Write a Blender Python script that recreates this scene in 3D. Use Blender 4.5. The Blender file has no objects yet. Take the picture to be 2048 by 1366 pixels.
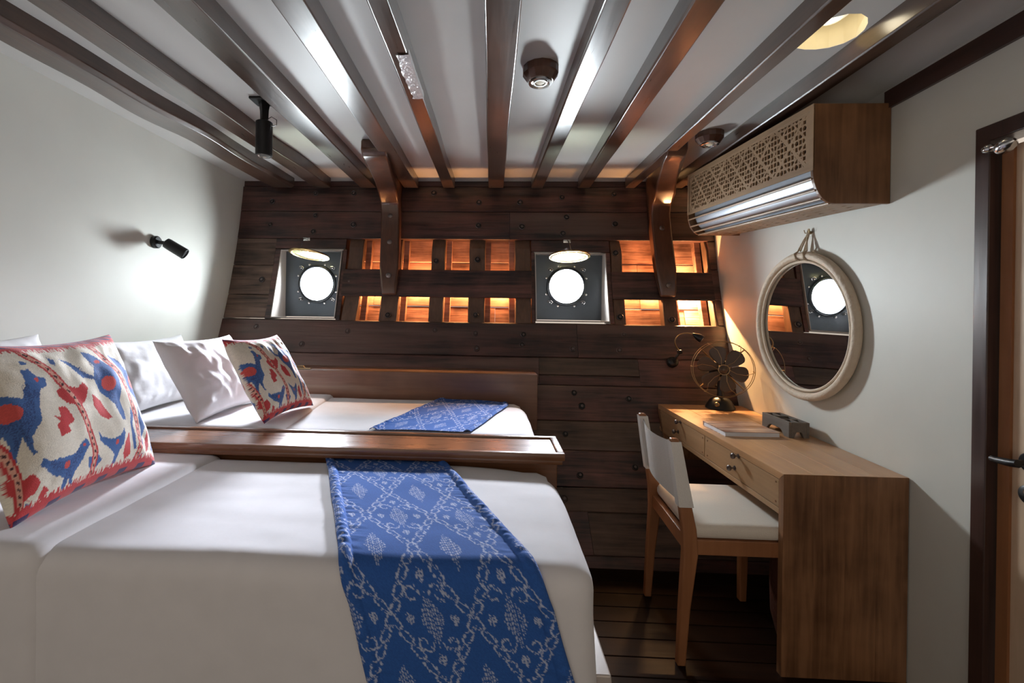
import bpy, bmesh, math, random
import numpy as np
from mathutils import Vector, Matrix, noise
random.seed(7); PI = math.pi
S = bpy.context.scene; COL = S.collection

# ---------------------------------------------------------------- camera
cam = bpy.data.cameras.new('camera'); co = bpy.data.objects.new('camera', cam); COL.objects.link(co)
cam.sensor_width = 36; cam.lens = 36*910/2048; cam.clip_start = .02
cam.shift_x = (1024-935)/2048; cam.shift_y = -(683-618)/2048
HC = 1.344
yaw = math.atan(-42/910); roll = .0145
co.matrix_world = Matrix.Translation((0, 0, HC)) @ Matrix.Rotation(-yaw, 4, 'Z') @ Matrix.Rotation(PI/2, 4, 'X') @ Matrix.Rotation(roll, 4, 'Z')
S.camera = co
# ---------------------------------------------------------------- world and exposure
w = bpy.data.worlds.new('world'); S.world = w; w.use_nodes = True
w.node_tree.nodes['Background'].inputs[0].default_value = (1, .85, .71, 1)
w.node_tree.nodes['Background'].inputs[1].default_value = .74
vs = S.view_settings; vs.view_transform = 'Standard'; vs.look = 'None'; vs.exposure = 0.0; vs.gamma = 1
# ---------------------------------------------------------------- daylight through the two portholes
def area(name, loc, direction, energy, color, shape='DISK', sx=.3, sy=.3, spread=PI):
    l = bpy.data.lights.new(name, 'AREA'); l.shape = shape; l.size = sx
    if shape in ('RECTANGLE', 'ELLIPSE'): l.size_y = sy
    l.energy = energy; l.color = color; l.spread = spread
    o = bpy.data.objects.new(name, l); COL.objects.link(o); o.location = loc
    o.rotation_euler = Vector(direction).to_track_quat('-Z', 'X').to_euler(); return o
PORT = [(-1.327, 1.521), (.583, 1.525)]
SKY_E = 250.   # radiance of the bright sky disc seen through each port (built with the windows)
# skylight slanting down through the ports onto the beds, the desk and the floor
for (px_, pz_), dx_, e_ in zip(PORT, (.02, -.50), (9.5, 8.5)):
    area('daylight', (px_, 3.50, pz_), (dx_, -1, -.30), e_, (.84, .87, 1), sx=.22, spread=math.radians(54))

# ---------------------------------------------------------------- helpers
def org(p):
    v = Vector((0, 0, 0))
    while p is not None: v += p.location; p = p.parent
    return v
class MB:
    def __init__(s): s.v = []; s.f = []
    def add(s, vs, fs):
        n = len(s.v); s.v += [tuple(a) for a in vs]; s.f += [tuple(i+n for i in f) for f in fs]
    def box(s, a, b, ch=0):
        x0, y0, z0 = a; x1, y1, z1 = b
        if ch <= 0:
            s.add([(x0,y0,z0),(x1,y0,z0),(x1,y1,z0),(x0,y1,z0),(x0,y0,z1),(x1,y0,z1),(x1,y1,z1),(x0,y1,z1)],
                  [(0,3,2,1),(4,5,6,7),(0,1,5,4),(1,2,6,5),(2,3,7,6),(3,0,4,7)]); return
        bm = bmesh.new(); bmesh.ops.create_cube(bm, size=1)
        for q in bm.verts: q.co = Vector(((x0+x1)/2+q.co.x*(x1-x0), (y0+y1)/2+q.co.y*(y1-y0), (z0+z1)/2+q.co.z*(z1-z0)))
        bmesh.ops.bevel(bm, geom=bm.edges[:], offset=ch, segments=2, affect='EDGES', profile=.5)
        s.bm(bm)
    def bm(s, bm):
        bm.verts.index_update(); s.add([q.co[:] for q in bm.verts], [[q.index for q in f.verts] for f in bm.faces]); bm.free()
    def prism(s, prof, fn, a, b):           # prof: 2D list, fn(p,q,t)->xyz, t=a and b
        n = len(prof)
        s.add([fn(p, q, a) for p, q in prof]+[fn(p, q, b) for p, q in prof],
              [tuple(range(n))[::-1], tuple(range(n, 2*n))]+[(i, (i+1) % n, (i+1) % n+n, i+n) for i in range(n)])
    def tube(s, pts, r, n=10, closed=False, cap=True, sq=None):
        pts = [Vector(p) for p in pts]; m = len(pts); rings = []; up = None
        for i, p in enumerate(pts):
            if closed: t = pts[(i+1) % m]-pts[i-1]
            else: t = pts[min(i+1, m-1)]-pts[max(i-1, 0)]
            t.normalize()
            if up is None: up = Vector((0, 0, 1)) if abs(t.z) < .9 else Vector((1, 0, 0))
            a = t.cross(up); a.normalize(); b = a.cross(t); up = b
            rr = r[i] if hasattr(r, '__len__') else r
            rings.append([p+(a*math.cos(2*PI*k/n)+b*math.sin(2*PI*k/n))*rr for k in range(n)])
        fs = []
        for i in range(m if closed else m-1):
            j = (i+1) % m
            for k in range(n): fs.append((i*n+k, i*n+(k+1) % n, j*n+(k+1) % n, j*n+k))
        if cap and not closed: fs += [tuple(range(n))[::-1], tuple((m-1)*n+k for k in range(n))]
        s.add([q for R in rings for q in R], fs)
    def lathe(s, prof, c, ax=(0, 0, 1), n=24):     # prof: (r,h) along ax
        ax = Vector(ax).normalized(); up = Vector((0, 0, 1)) if abs(ax.z) < .9 else Vector((1, 0, 0))
        a = ax.cross(up).normalized(); b = ax.cross(a); c = Vector(c); m = len(prof)
        vs = [c+ax*h+(a*math.cos(2*PI*k/n)+b*math.sin(2*PI*k/n))*r for r, h in prof for k in range(n)]
        fs = [(i*n+k, i*n+(k+1) % n, (i+1)*n+(k+1) % n, (i+1)*n+k) for i in range(m-1) for k in range(n)]
        fs += [tuple(range(n))[::-1], tuple((m-1)*n+k for k in range(n))]
        s.add(vs, fs)
    def obj(s, name, mat, parent=None, smooth=False, bevel=0, fix=True):
        o0 = org(parent); me = bpy.data.meshes.new(name)
        me.from_pydata([tuple(Vector(q)-o0) for q in s.v], [], s.f); me.update()
        if fix:
            bm = bmesh.new(); bm.from_mesh(me); bmesh.ops.recalc_face_normals(bm, faces=bm.faces[:]); bm.to_mesh(me); bm.free()
        if mat: me.materials.append(mat)
        o = bpy.data.objects.new(name, me); COL.objects.link(o); o.parent = parent
        if bevel:
            m = o.modifiers.new('bevel', 'BEVEL'); m.width = bevel; m.segments = 2; m.limit_method = 'ANGLE'; m.angle_limit = .6
        if smooth:
            for p in me.polygons: p.use_smooth = True
            me.set_sharp_from_angle(angle=.7 if smooth is True else smooth)
        return o
def tag(o, label=None, cat=None, group=None, kind=None):
    if label: o['label'] = label
    if cat: o['category'] = cat
    if group: o['group'] = group
    if kind: o['kind'] = kind
    return o
def thing(name, label, cat, loc=(0, 0, 0), group=None):
    o = bpy.data.objects.new(name, None); COL.objects.link(o); o.location = loc; o.empty_display_size = .05
    return tag(o, label, cat, group)
def dup(root, loc, label, sub=True):
    def cp(o, par):
        c = o.copy(); COL.objects.link(c); c.parent = par
        for ch in [q for q in bpy.data.objects if q.parent == o]: cp(ch, c)
        return c
    r = cp(root, None); r.location = loc; r['label'] = label; return r

# ---------------------------------------------------------------- materials
def mat(name, col, rough=.5, metal=0, coat=0, bump=0, bscale=30, spec=.5, emit=None, sheen=0, stretch=(1, 1, 1)):
    m = bpy.data.materials.new(name); m.use_nodes = True; nt = m.node_tree; b = nt.nodes['Principled BSDF']
    b.inputs['Base Color'].default_value = (*col, 1); b.inputs['Roughness'].default_value = rough
    b.inputs['Metallic'].default_value = metal; b.inputs['Coat Weight'].default_value = coat; b.inputs['Coat Roughness'].default_value = .12
    b.inputs['Specular IOR Level'].default_value = spec; b.inputs['Sheen Weight'].default_value = sheen
    if emit: b.inputs['Emission Color'].default_value = (*emit[0], 1); b.inputs['Emission Strength'].default_value = emit[1]
    tc = nt.nodes.new('ShaderNodeTexCoord'); mp = nt.nodes.new('ShaderNodeMapping'); mp.inputs['Scale'].default_value = stretch
    nt.links.new(tc.outputs['Object'], mp.inputs[0])
    nz = nt.nodes.new('ShaderNodeTexNoise'); nz.inputs['Scale'].default_value = bscale; nz.inputs['Detail'].default_value = 6
    nt.links.new(mp.outputs[0], nz.inputs[0])
    # slight tone variation everywhere
    hs = nt.nodes.new('ShaderNodeMix'); hs.data_type = 'RGBA'; hs.inputs[6].default_value = (*[c*.93 for c in col], 1); hs.inputs[7].default_value = (*[min(1, c*1.05) for c in col], 1)
    nt.links.new(nz.outputs[0], hs.inputs[0]); nt.links.new(hs.outputs[2], b.inputs['Base Color'])
    if bump:
        bp = nt.nodes.new('ShaderNodeBump'); bp.inputs['Strength'].default_value = bump; bp.inputs['Distance'].default_value = .01
        nt.links.new(nz.outputs[0], bp.inputs['Height']); nt.links.new(bp.outputs[0], b.inputs['Normal'])
    return m
def wood(name, dark, light, axis='X', rough=.4, coat=0, bump=.25, fine=1., island=0., blotch=.35, worn=None, lo=.3, hi=.72, coatr=.15):
    m = bpy.data.materials.new(name); m.use_nodes = True; nt = m.node_tree; N = nt.nodes.new; L = nt.links.new; b = nt.nodes['Principled BSDF']
    sc = {'X': (.06, 1, 1), 'Y': (1, .06, 1), 'Z': (1, 1, .06)}[axis]
    tc = N('ShaderNodeTexCoord'); mp = N('ShaderNodeMapping'); mp.inputs['Scale'].default_value = sc
    geo = N('ShaderNodeNewGeometry'); ma = N('ShaderNodeVectorMath'); ma.operation = 'ADD'
    sc2 = N('ShaderNodeVectorMath'); sc2.operation = 'SCALE'; cb = N('ShaderNodeCombineXYZ')
    for i in range(3): L(geo.outputs['Random Per Island'], cb.inputs[i])
    L(cb.outputs[0], sc2.inputs[0]); sc2.inputs['Scale'].default_value = 37.
    L(tc.outputs['Object'], mp.inputs[0]); L(mp.outputs[0], ma.inputs[0]); L(sc2.outputs[0], ma.inputs[1])
    n1 = N('ShaderNodeTexNoise'); n1.inputs['Scale'].default_value = 60*fine; n1.inputs['Detail'].default_value = 8; n1.inputs['Distortion'].default_value = .6; L(ma.outputs[0], n1.inputs[0])
    n2 = N('ShaderNodeTexNoise'); n2.inputs['Scale'].default_value = 9*fine; n2.inputs['Detail'].default_value = 3; n2.inputs['Distortion'].default_value = 1.2; L(ma.outputs[0], n2.inputs[0])
    n3 = N('ShaderNodeTexNoise'); n3.inputs['Scale'].default_value = 5; n3.inputs['Detail'].default_value = 4; L(tc.outputs['Object'], n3.inputs[0])
    mx = N('ShaderNodeMix'); mx.inputs[0].default_value = .55; L(n1.outputs[0], mx.inputs[2]); L(n2.outputs[0], mx.inputs[3])
    m2 = N('ShaderNodeMix'); m2.inputs[0].default_value = blotch; L(mx.outputs[0], m2.inputs[2]); L(n3.outputs[0], m2.inputs[3])
    cr = N('ShaderNodeValToRGB'); cr.color_ramp.elements[0].position = lo; cr.color_ramp.elements[0].color = (*dark, 1)
    cr.color_ramp.elements[1].position = hi; cr.color_ramp.elements[1].color = (*light, 1); L(m2.outputs[0], cr.inputs[0])
    out = cr.outputs[0]
    if worn:
        n4 = N('ShaderNodeTexNoise'); n4.inputs['Scale'].default_value = 7; n4.inputs['Detail'].default_value = 6; L(ma.outputs[0], n4.inputs[0])
        r4 = N('ShaderNodeValToRGB'); r4.color_ramp.elements[0].position = .55; r4.color_ramp.elements[1].position = .7; L(n4.outputs[0], r4.inputs[0])
        m4 = N('ShaderNodeMix'); m4.data_type = 'RGBA'; m4.inputs[7].default_value = (*worn, 1); L(r4.outputs[0], m4.inputs[0]); L(out, m4.inputs[6]); out = m4.outputs[2]
    if island:
        mr = N('ShaderNodeMapRange'); mr.inputs[3].default_value = 1-island; mr.inputs[4].default_value = 1+island; L(geo.outputs['Random Per Island'], mr.inputs[0])
        hv = N('ShaderNodeHueSaturation'); L(mr.outputs[0], hv.inputs['Value']); L(out, hv.inputs['Color']); out = hv.outputs[0]
    L(out, b.inputs['Base Color']); b.inputs['Roughness'].default_value = rough
    rr = N('ShaderNodeMapRange'); rr.inputs[3].default_value = rough*.75; rr.inputs[4].default_value = min(1, rough*1.3); L(n1.outputs[0], rr.inputs[0]); L(rr.outputs[0], b.inputs['Roughness'])
    b.inputs['Coat Weight'].default_value = coat; b.inputs['Coat Roughness'].default_value = coatr
    bp = N('ShaderNodeBump'); bp.inputs['Strength'].default_value = bump; bp.inputs['Distance'].default_value = .006
    L(m2.outputs[0], bp.inputs['Height']); L(bp.outputs[0], b.inputs['Normal'])
    return m
def cloth_attr(name, rough=.85, bump=.15, scale=500, sheen=.2):
    m = bpy.data.materials.new(name); m.use_nodes = True; nt = m.node_tree; b = nt.nodes['Principled BSDF']
    a = nt.nodes.new('ShaderNodeAttribute'); a.attribute_name = 'dye'; nt.links.new(a.outputs['Color'], b.inputs['Base Color'])
    b.inputs['Roughness'].default_value = rough; b.inputs['Sheen Weight'].default_value = sheen
    tc = nt.nodes.new('ShaderNodeTexCoord'); nz = nt.nodes.new('ShaderNodeTexNoise'); nz.inputs['Scale'].default_value = scale
    nt.links.new(tc.outputs['Object'], nz.inputs[0]); bp = nt.nodes.new('ShaderNodeBump'); bp.inputs['Strength'].default_value = bump; bp.inputs['Distance'].default_value = .002
    nt.links.new(nz.outputs[0], bp.inputs['Height']); nt.links.new(bp.outputs[0], b.inputs['Normal']); return m
M = {}
M['wall'] = mat('white_paint_wall', (.66, .655, .60), .5, bump=.12, bscale=5, spec=.4)
M['ceil'] = mat('white_paint_ceiling', (.60, .585, .56), .45, bump=.1, bscale=4, spec=.5)
M['beam'] = wood('varnished_beam', (.022, .012, .008), (.12, .064, .042), 'Y', rough=.3, coat=.7, bump=.22, blotch=.4, coatr=.2)
M['hull'] = wood('hull_plank', (.012, .006, .0055), (.155, .064, .05), 'X', rough=.4, coat=.2, bump=.8, island=.35, blotch=.3, worn=(.13, .075, .058), coatr=.3, lo=.40, hi=.64)
M['hull_old'] = wood('weathered_plank', (.02, .012, .009), (.19, .12, .085), 'X', rough=.55, bump=.8, lo=.38, hi=.66, island=.35, blotch=.3, worn=(.2, .13, .1))
M['rib'] = wood('rib_wood', (.04, .022, .014), (.20, .11, .07), 'Z', rough=.5, bump=.5, island=.2)
M['knee'] = wood('knee_wood', (.035, .014, .008), (.15, .065, .038), 'Z', rough=.34, coat=.45, bump=.3)
M['outer'] = wood('outer_plank', (.09, .035, .022), (.50, .26, .185), 'X', rough=.5, bump=.9, island=.35, blotch=.45, lo=.38, hi=.62)
M['divider'] = wood('satin_teak', (.10, .036, .014), (.26, .115, .055), 'X', rough=.28, coat=.5, bump=.06, blotch=.3, coatr=.18)
M['fascia'] = wood('fascia_teak', (.085, .032, .016), (.24, .11, .06), 'X', rough=.38, coat=.25, bump=.08, worn=(.30, .2, .14))
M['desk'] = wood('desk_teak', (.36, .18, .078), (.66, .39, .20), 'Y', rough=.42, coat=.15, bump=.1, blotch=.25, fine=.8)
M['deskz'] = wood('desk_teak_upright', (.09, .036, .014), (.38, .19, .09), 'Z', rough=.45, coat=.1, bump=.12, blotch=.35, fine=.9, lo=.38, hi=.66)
M['drawer'] = wood('drawer_teak', (.29, .16, .075), (.50, .31, .165), 'Y', rough=.5, bump=.1, blotch=.25)
M['chairw'] = wood('chair_teak', (.22, .085, .032), (.38, .165, .07), 'Z', rough=.42, coat=.1, bump=.06)
M['acw'] = wood('cover_teak', (.09, .038, .015), (.30, .145, .066), 'Z', rough=.45, bump=.08, fine=.8, lo=.36, hi=.66)
M['acl'] = wood('lattice_teak', (.22, .13, .07), (.38, .25, .145), 'Y', rough=.5, bump=.06)
M['door'] = wood('door_veneer', (.50, .34, .22), (.74, .56, .40), 'Z', rough=.45, bump=.08, blotch=.4)
M['frame'] = wood('dark_frame', (.02, .010, .008), (.085, .042, .034), 'Z', rough=.33, coat=.3, bump=.15)
M['trimY'] = wood('dark_trim', (.022, .010, .008), (.09, .042, .03), 'Y', rough=.4, coat=.2, bump=.2)
M['floor'] = wood('floor_plank', (.005, .0025, .0015), (.026, .0115, .006), 'X', rough=.42, coat=.0, bump=.25, island=.3)
M['white'] = mat('cotton', (.70, .69, .71), .85, bump=.12, bscale=14, sheen=.15, spec=.2)
M['pillow'] = mat('pillow_cotton', (.72, .71, .72), .85, bump=.35, bscale=11, sheen=.15, spec=.2)
M['canvas'] = mat('canvas', (.74, .72, .69), .85, bump=.2, bscale=260, spec=.2)
M['seatc'] = mat('seat_linen', (.72, .66, .58), .9, bump=.15, bscale=300, spec=.2)
M['black'] = mat('black_metal', (.012, .012, .013), .38, metal=.2, spec=.5)
M['gun'] = mat('gunmetal', (.05, .055, .06), .35, metal=.9)
M['iron'] = mat('iron_bolt', (.15, .125, .12), .32, metal=.8, bump=.3, bscale=60)
M['steel'] = mat('steel', (.62, .62, .62), .2, metal=1)
M['silver'] = mat('silver_panel', (.34, .36, .40), .42, metal=.5)
M['brass'] = mat('brass', (.65, .47, .2), .25, metal=1)
M['brassd'] = mat('aged_brass', (.34, .24, .13), .32, metal=1)
M['blade'] = mat('fan_blade', (.10, .075, .06), .45, metal=.5)
M['rattan'] = mat('rattan', (.60, .49, .37), .6, bump=.5, bscale=60)
M['rope'] = mat('rope', (.52, .42, .30), .9, bump=.5, bscale=300)
M['mirror'] = mat('mirror_glass', (.86, .88, .89), .01, metal=1)
M['boxmetal'] = mat('painted_reveal', (.50, .45, .42), .24, metal=.1, spec=.7, bump=.06, bscale=8)
M['boxback'] = mat('steel_back_plate', (.075, .09, .108), .34, metal=.35, bump=.15, bscale=25)  # dark blue-grey steel, its colour lifted and blued for the porthole's glow haze
M['paper'] = mat('page_edges', (.74, .76, .82), .7)
M['greyw'] = wood('grey_wood', (.07, .06, .05), (.22, .185, .155), 'Y', rough=.7, bump=.4)
M['cream'] = mat('cream_recess', (.80, .72, .52), .5)
M['peel'] = mat('peeled_foil', (.75, .75, .76), .3, metal=.6, bump=1., bscale=40)
M['bin'] = mat('bin_weave', (.10, .035, .02), .6, bump=.6, bscale=60)
def glass_mat():
    m = bpy.data.materials.new('clear_glass'); m.use_nodes = True; nt = m.node_tree; nt.nodes.remove(nt.nodes['Principled BSDF'])
    t = nt.nodes.new('ShaderNodeBsdfTransparent'); g = nt.nodes.new('ShaderNodeBsdfGlossy'); g.inputs['Roughness'].default_value = .5; g.inputs[0].default_value = (.55, .58, .40, 1)
    t.inputs[0].default_value = (.93, .95, .85, 1); mx = nt.nodes.new('ShaderNodeMixShader')
    lw = nt.nodes.new('ShaderNodeLayerWeight'); lw.inputs[0].default_value = .12
    nt.links.new(lw.outputs['Fresnel'], mx.inputs[0]); nt.links.new(t.outputs[0], mx.inputs[1]); nt.links.new(g.outputs[0], mx.inputs[2])
    nt.links.new(mx.outputs[0], nt.nodes['Material Output'].inputs[0]); return m
M['glass'] = glass_mat()

# ================================================================ THE SETTING
def HY(z):
    return 3.04+.472*(z-.77)-.46*(z-.77)**2 if z < .77 else 3.04+.413*(z-.77)-.1138*(z-.77)*(z-1.29)
def HN(z):
    d = (HY(z+.01)-HY(z-.01))/.02; v = Vector((0, -1, d)); v.normalize(); return v
def WX(y): return 1.548+.063*(y-1.735)
CZ = 2.33; LX = -1.94
mb = MB()     # floor boards running across
y = -1.2
while y < 2.6:
    mb.box((-2.0, y+.002, -.03), (1.8, y+.098, 0)); y += .1
M['floor'].node_tree.nodes['Principled BSDF'].inputs['Specular IOR Level'].default_value = .05
tag(mb.obj('floor', M['floor'], bevel=.002), kind='structure')
mb = MB(); mb.box((LX-.05, -1.2, 0), (LX, 3.62, CZ)); tag(mb.obj('wall_left', M['wall']), kind='structure')
# right wall, opening for the door between DY0 and DY1
DY1, DY0, DZ = 1.47, .62, 1.885
WT = 2.15
mb = MB()
def wseg(y0, y1, z0, z1, d=.06): mb.add([(WX(y0), y0, z0), (WX(y1), y1, z0), (WX(y1), y1, z1), (WX(y0), y0, z1), (WX(y0)+d, y0, z0), (WX(y1)+d, y1, z0), (WX(y1)+d, y1, z1), (WX(y0)+d, y0, z1)],
                              [(0, 1, 2, 3), (4, 7, 6, 5), (0, 4, 5, 1), (1, 5, 6, 2), (2, 6, 7, 3), (3, 7, 4, 0)])
wseg(DY1, 3.62, 0, 2.20); wseg(-1.2, DY0, 0, 2.20); wseg(DY0, DY1, DZ, 2.20)
tag(mb.obj('wall_right', M['wall']), kind='structure')
# ceiling with a twelve-sided hole for the recessed light
mb = MB(); HXc, HYc, HR = 1.185, 1.655, .105
x0, x1, y0, y1 = 1.03, 1.31, 1.50, 1.80
def q(ax, ay, bx, by): mb.add([(ax, ay, CZ), (ax, by, CZ), (bx, by, CZ), (bx, ay, CZ)], [(0, 1, 2, 3)])
q(LX-.05, -1.2, x0, 3.7); q(x0, -1.2, x1, y0); q(x0, y1, x1, 3.7); q(x1, -1.2, 1.42, 3.7)
n = 16; ring = []; sq = []
for k in range(n):
    a = 2*PI*(k+.5)/n; c, s_ = math.cos(a), math.sin(a); r = HR*(1+.05*math.sin(3*a)); ring.append((HXc+c*r, HYc+s_*r, CZ))
    m_ = max(abs(c)/.14, abs(s_)/.15); sq.append((HXc-.015+c/m_, HYc-.005+s_/m_, CZ))
corners = [(x1, y1), (x0, y1), (x0, y0), (x1, y0)]
mb.add(ring+sq, [(k, (k+1) % n, (k+1) % n+n, k+n) for k in range(n)])
for (cx, cy), ks in zip(corners, ((1, 2), (5, 6), (9, 10), (13, 14))):
    mb.add([sq[ks[0]], (cx, cy, CZ), sq[ks[1]]], [(0, 1, 2)])
def slant(X0, z0, X1f, z1, ya, yb):
    mb.add([(X0, ya, z0), (X0, yb, z0), (X1f(yb), yb, z1), (X1f(ya), ya, z1)], [(0, 1, 2, 3)])
slant(1.42, CZ, lambda y: WX(y)+.01, 2.20, -1.2, 3.7)
ce = tag(mb.obj('ceiling', M['ceil'], fix=False), kind='structure')
# recess with its lamp
rl = thing('recessed_light', 'round cream-lined ceiling recess with a glass lamp inside, beside the air conditioner end', 'ceiling light', (HXc, HYc, CZ))
mb = MB(); rr = [(x-HXc, y-HYc) for x, y, _ in ring]
mb.add([(x, y, CZ+.001) for x, y, _ in ring]+[(HXc+a*1.0, HYc+b*1.0, CZ+.10) for a, b in rr], [(k, (k+1) % n, (k+1) % n+n, k+n) for k in range(n)]+[tuple(range(n, 2*n))])
mb.obj('recess', M['cream'], rl, fix=False)
mb = MB(); mb.lathe([(.05, .0), (.062, -.01), (.058, -.035), (.035, -.05), (.012, -.054)], (HXc, HYc, CZ+.098), n=20)
lampm = mat('lamp_glass', (.85, .85, .82), .12, bump=.6, bscale=60, emit=((1, .93, .8), .25)); mb.obj('lamp', lampm, rl, smooth=True)
l = bpy.data.lights.new('recess_bulb', 'POINT'); l.energy = .35; l.color = (1, .87, .62); l.shadow_soft_size = .03
lo = bpy.data.objects.new('recess_bulb', l); COL.objects.link(lo); lo.parent = rl; lo.location = (0, 0, .03)
# dark wall plate on top of the right wall
mb = MB()
for i in range(8):
    ya, yb = -1.2+i*.383, -1.2+(i+1)*.383
    mb.add([(WX(ya)-.012, ya, WT), (WX(yb)-.012, yb, WT), (WX(yb)-.012, yb, WT+.07), (WX(ya)-.012, ya, WT+.07),
            (WX(ya)+.0, ya, WT), (WX(yb)+.0, yb, WT), (WX(yb)+.0, yb, WT+.07), (WX(ya)+.0, ya, WT+.07)], [(0, 1, 2, 3), (0, 4, 5, 1), (3, 2, 6, 7)]+([(0, 3, 7, 4)] if i == 0 else [])+([(1, 5, 6, 2)] if i == 7 else []))
tag(mb.obj('trim_1', M['trimY'], fix=False), kind='structure')

# ---------------- hull wall
hull = MB(); old = MB()
def plank(mb, x0, x1, z0, z1, th=.17, ch=.004, off=0, seg=1):
    z0 += .0015; z1 -= .0015; off += random.uniform(-.002, .002)
    zs = [z0+ch]+[z0+ch+(z1-z0-2*ch)*i/3 for i in (1, 2)]+[z1-ch]
    prof = [(HY(z0)+th, z0), (HY(z0)+ch+off, z0)]+[(HY(z)+off, z) for z in zs]+[(HY(z1)+ch+off, z1), (HY(z1)+th, z1)]
    x0 += .001; x1 -= .001
    m = len(prof); k = max(1, int((x1-x0)/.12)); xs = [x0+(x1-x0)*i/k for i in range(k+1)]
    sd = random.random()*50; vs = []
    for x in xs:
        for j, (p, z) in enumerate(prof):
            e = .004*noise.noise(Vector((x*3, z*9, sd))) if 0 < j < m-1 else 0
            vs.append((x, p+e, z))
    fs = [tuple(range(m))[::-1], tuple(k*m+j for j in range(m))]
    for i in range(k):
        for j in range(m): fs.append((i*m+j, i*m+(j+1) % m, (i+1)*m+(j+1) % m, (i+1)*m+j))
    mb.add(vs, fs)
XL, XR = LX, 1.78
plank(hull, XL, XR, 2.285, 2.34, off=.012)
plank(hull, XL, XR, 2.085, 2.285); plank(hull, XL, .15, 1.865, 2.085); plank(hull, .15, XR, 1.865, 2.085)
# middle band beside the openings
for za, zb in ((1.655, 1.865), (1.43, 1.655), (1.255, 1.43)): plank(old, XL, -1.63, za, zb, off=.004)
plank(hull, -1.63, -1.085, 1.785, 1.865, off=-.004); plank(hull, -1.63, -1.585, 1.25, 1.785, off=.002)
plank(hull, .31, .885, 1.775, 1.865, off=-.003)
plank(hull, .31, .335, 1.25, 1.775); plank(hull, .858, .888, 1.25, 1.775)
plank(hull, -1.105, -1.075, 1.25, 1.785)
plank(hull, 1.60, XR, 1.65, 1.865); plank(hull, 1.60, XR, 1.43, 1.65, off=-.003); plank(hull, 1.60, XR, 1.25, 1.43)
# lower rows
plank(hull, XL, .62, 1.02, 1.25, off=-.004); plank(hull, .62, XR, 1.02, 1.25, off=-.004)
plank(hull, XL, .35, .842, 1.02); plank(old, .35, 1.02, .905, 1.02, off=.002); plank(hull, 1.02, XR, .842, 1.02); plank(hull, .35, 1.02, .842, .905)
plank(hull, XL, .30, .632, .842); plank(hull, .30, XR, .632, .842)
plank(old, XL, XR, .473, .632, off=.003); plank(hull, XL, XR, .299, .473); plank(old, .2, 1.15, .198, .299, off=-.004); plank(hull, 1.15, XR, .198, .299)
plank(hull, XL, .58, .04, .299); plank(old, .58, XR, .04, .198); plank(hull, XL, XR, -.06, .04)
wb = tag(hull.obj('wall_back', M['hull']), kind='structure')
old.obj('weathered_plank', M['hull_old'], wb)
# stringer across both bays
for xa, xb in ((-1.085, .31), (.885, 1.60)):
    mb = MB(); plank(mb, xa, xb, 1.425, 1.632, th=.034, off=-.012); mb.obj('stringer', M['hull'], wb)
# ribs
for xa, xb in ((-1.062, -.955), (-.79, -.66), (-.433, -.33), (-.147, -.03), (.194, .305), (.893, .972), (1.235, 1.335), (1.585, 1.64)):
    mb = MB(); zs = [1.24+i*.035 for i in range(19)]; prof = []
    w_ = .006
    for z in zs: prof.append((HY(z)+.008+(.02*max(0, (z-1.80)/.06) if z > 1.8 else 0), z))
    prof += [(HY(zs[-1])+.085, zs[-1]), (HY(zs[0])+.085, zs[0])]
    mb.prism(prof, lambda p, z, t: (t+.008*noise.noise(Vector((z*6, t*3, 1))), p, z), xa, xb); mb.obj('rib', M['rib'], wb, bevel=.004)
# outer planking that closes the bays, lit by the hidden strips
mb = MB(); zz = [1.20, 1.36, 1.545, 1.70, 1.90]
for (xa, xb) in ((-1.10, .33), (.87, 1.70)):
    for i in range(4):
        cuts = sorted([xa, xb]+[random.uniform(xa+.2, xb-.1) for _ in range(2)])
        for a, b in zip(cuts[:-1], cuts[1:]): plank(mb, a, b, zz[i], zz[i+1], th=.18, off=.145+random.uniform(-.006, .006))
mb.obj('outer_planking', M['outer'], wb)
# vertical cleats standing in the bays
mb = MB()
for x in (-.932, -.638, -.308, -.008, .172, 1.358, 1.562):
    zs = [1.24+i*.07 for i in range(10)]
    mb.prism([(HY(z)+.09, z) for z in zs]+[(HY(zs[-1])+.15, zs[-1]), (HY(zs[0])+.15, zs[0])], lambda p, z, t: (t, p, z), x-.022, x+.022)
mb.obj('inner_cleats', M['outer'], wb, bevel=.003)
# bolts
BOLTS = [(-1.696,2.161),(-1.356,2.227),(-1.056,2.228),(-1.693,1.975),(-1.35,1.921),(-1.043,1.979),(-1.7,1.543),(-1.035,1.535),(-1.676,1.195),(-1.002,1.174),(-1.345,2.05),(-.432,2.233),(-.084,2.159),(.228,2.16),(.545,2.201),(.935,2.229),(-.085,1.977),(.243,1.971),(.577,2.046),(.935,1.995),(.548,1.919),
 (-1.32,1.078),(-.378,1.191),(-.089,1.172),(.248,1.171),(.942,1.182),(-.097,1.487),(-.396,1.554),(.943,1.585),(-.396,1.70),(-.087,1.713),(-.092,1.302),(.929,1.772),(.928,1.303),(1.285,1.291),(.564,.356),(.901,.401),(.576,.799),(.93,.77),(.237,1.099),(.585,1.078),(-.078,1.07),(.902,1.075),(.456,.25),(-.725,1.292),(.62,.72),(.5,.56),(1.05,.56)]
bolt0 = None
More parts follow.
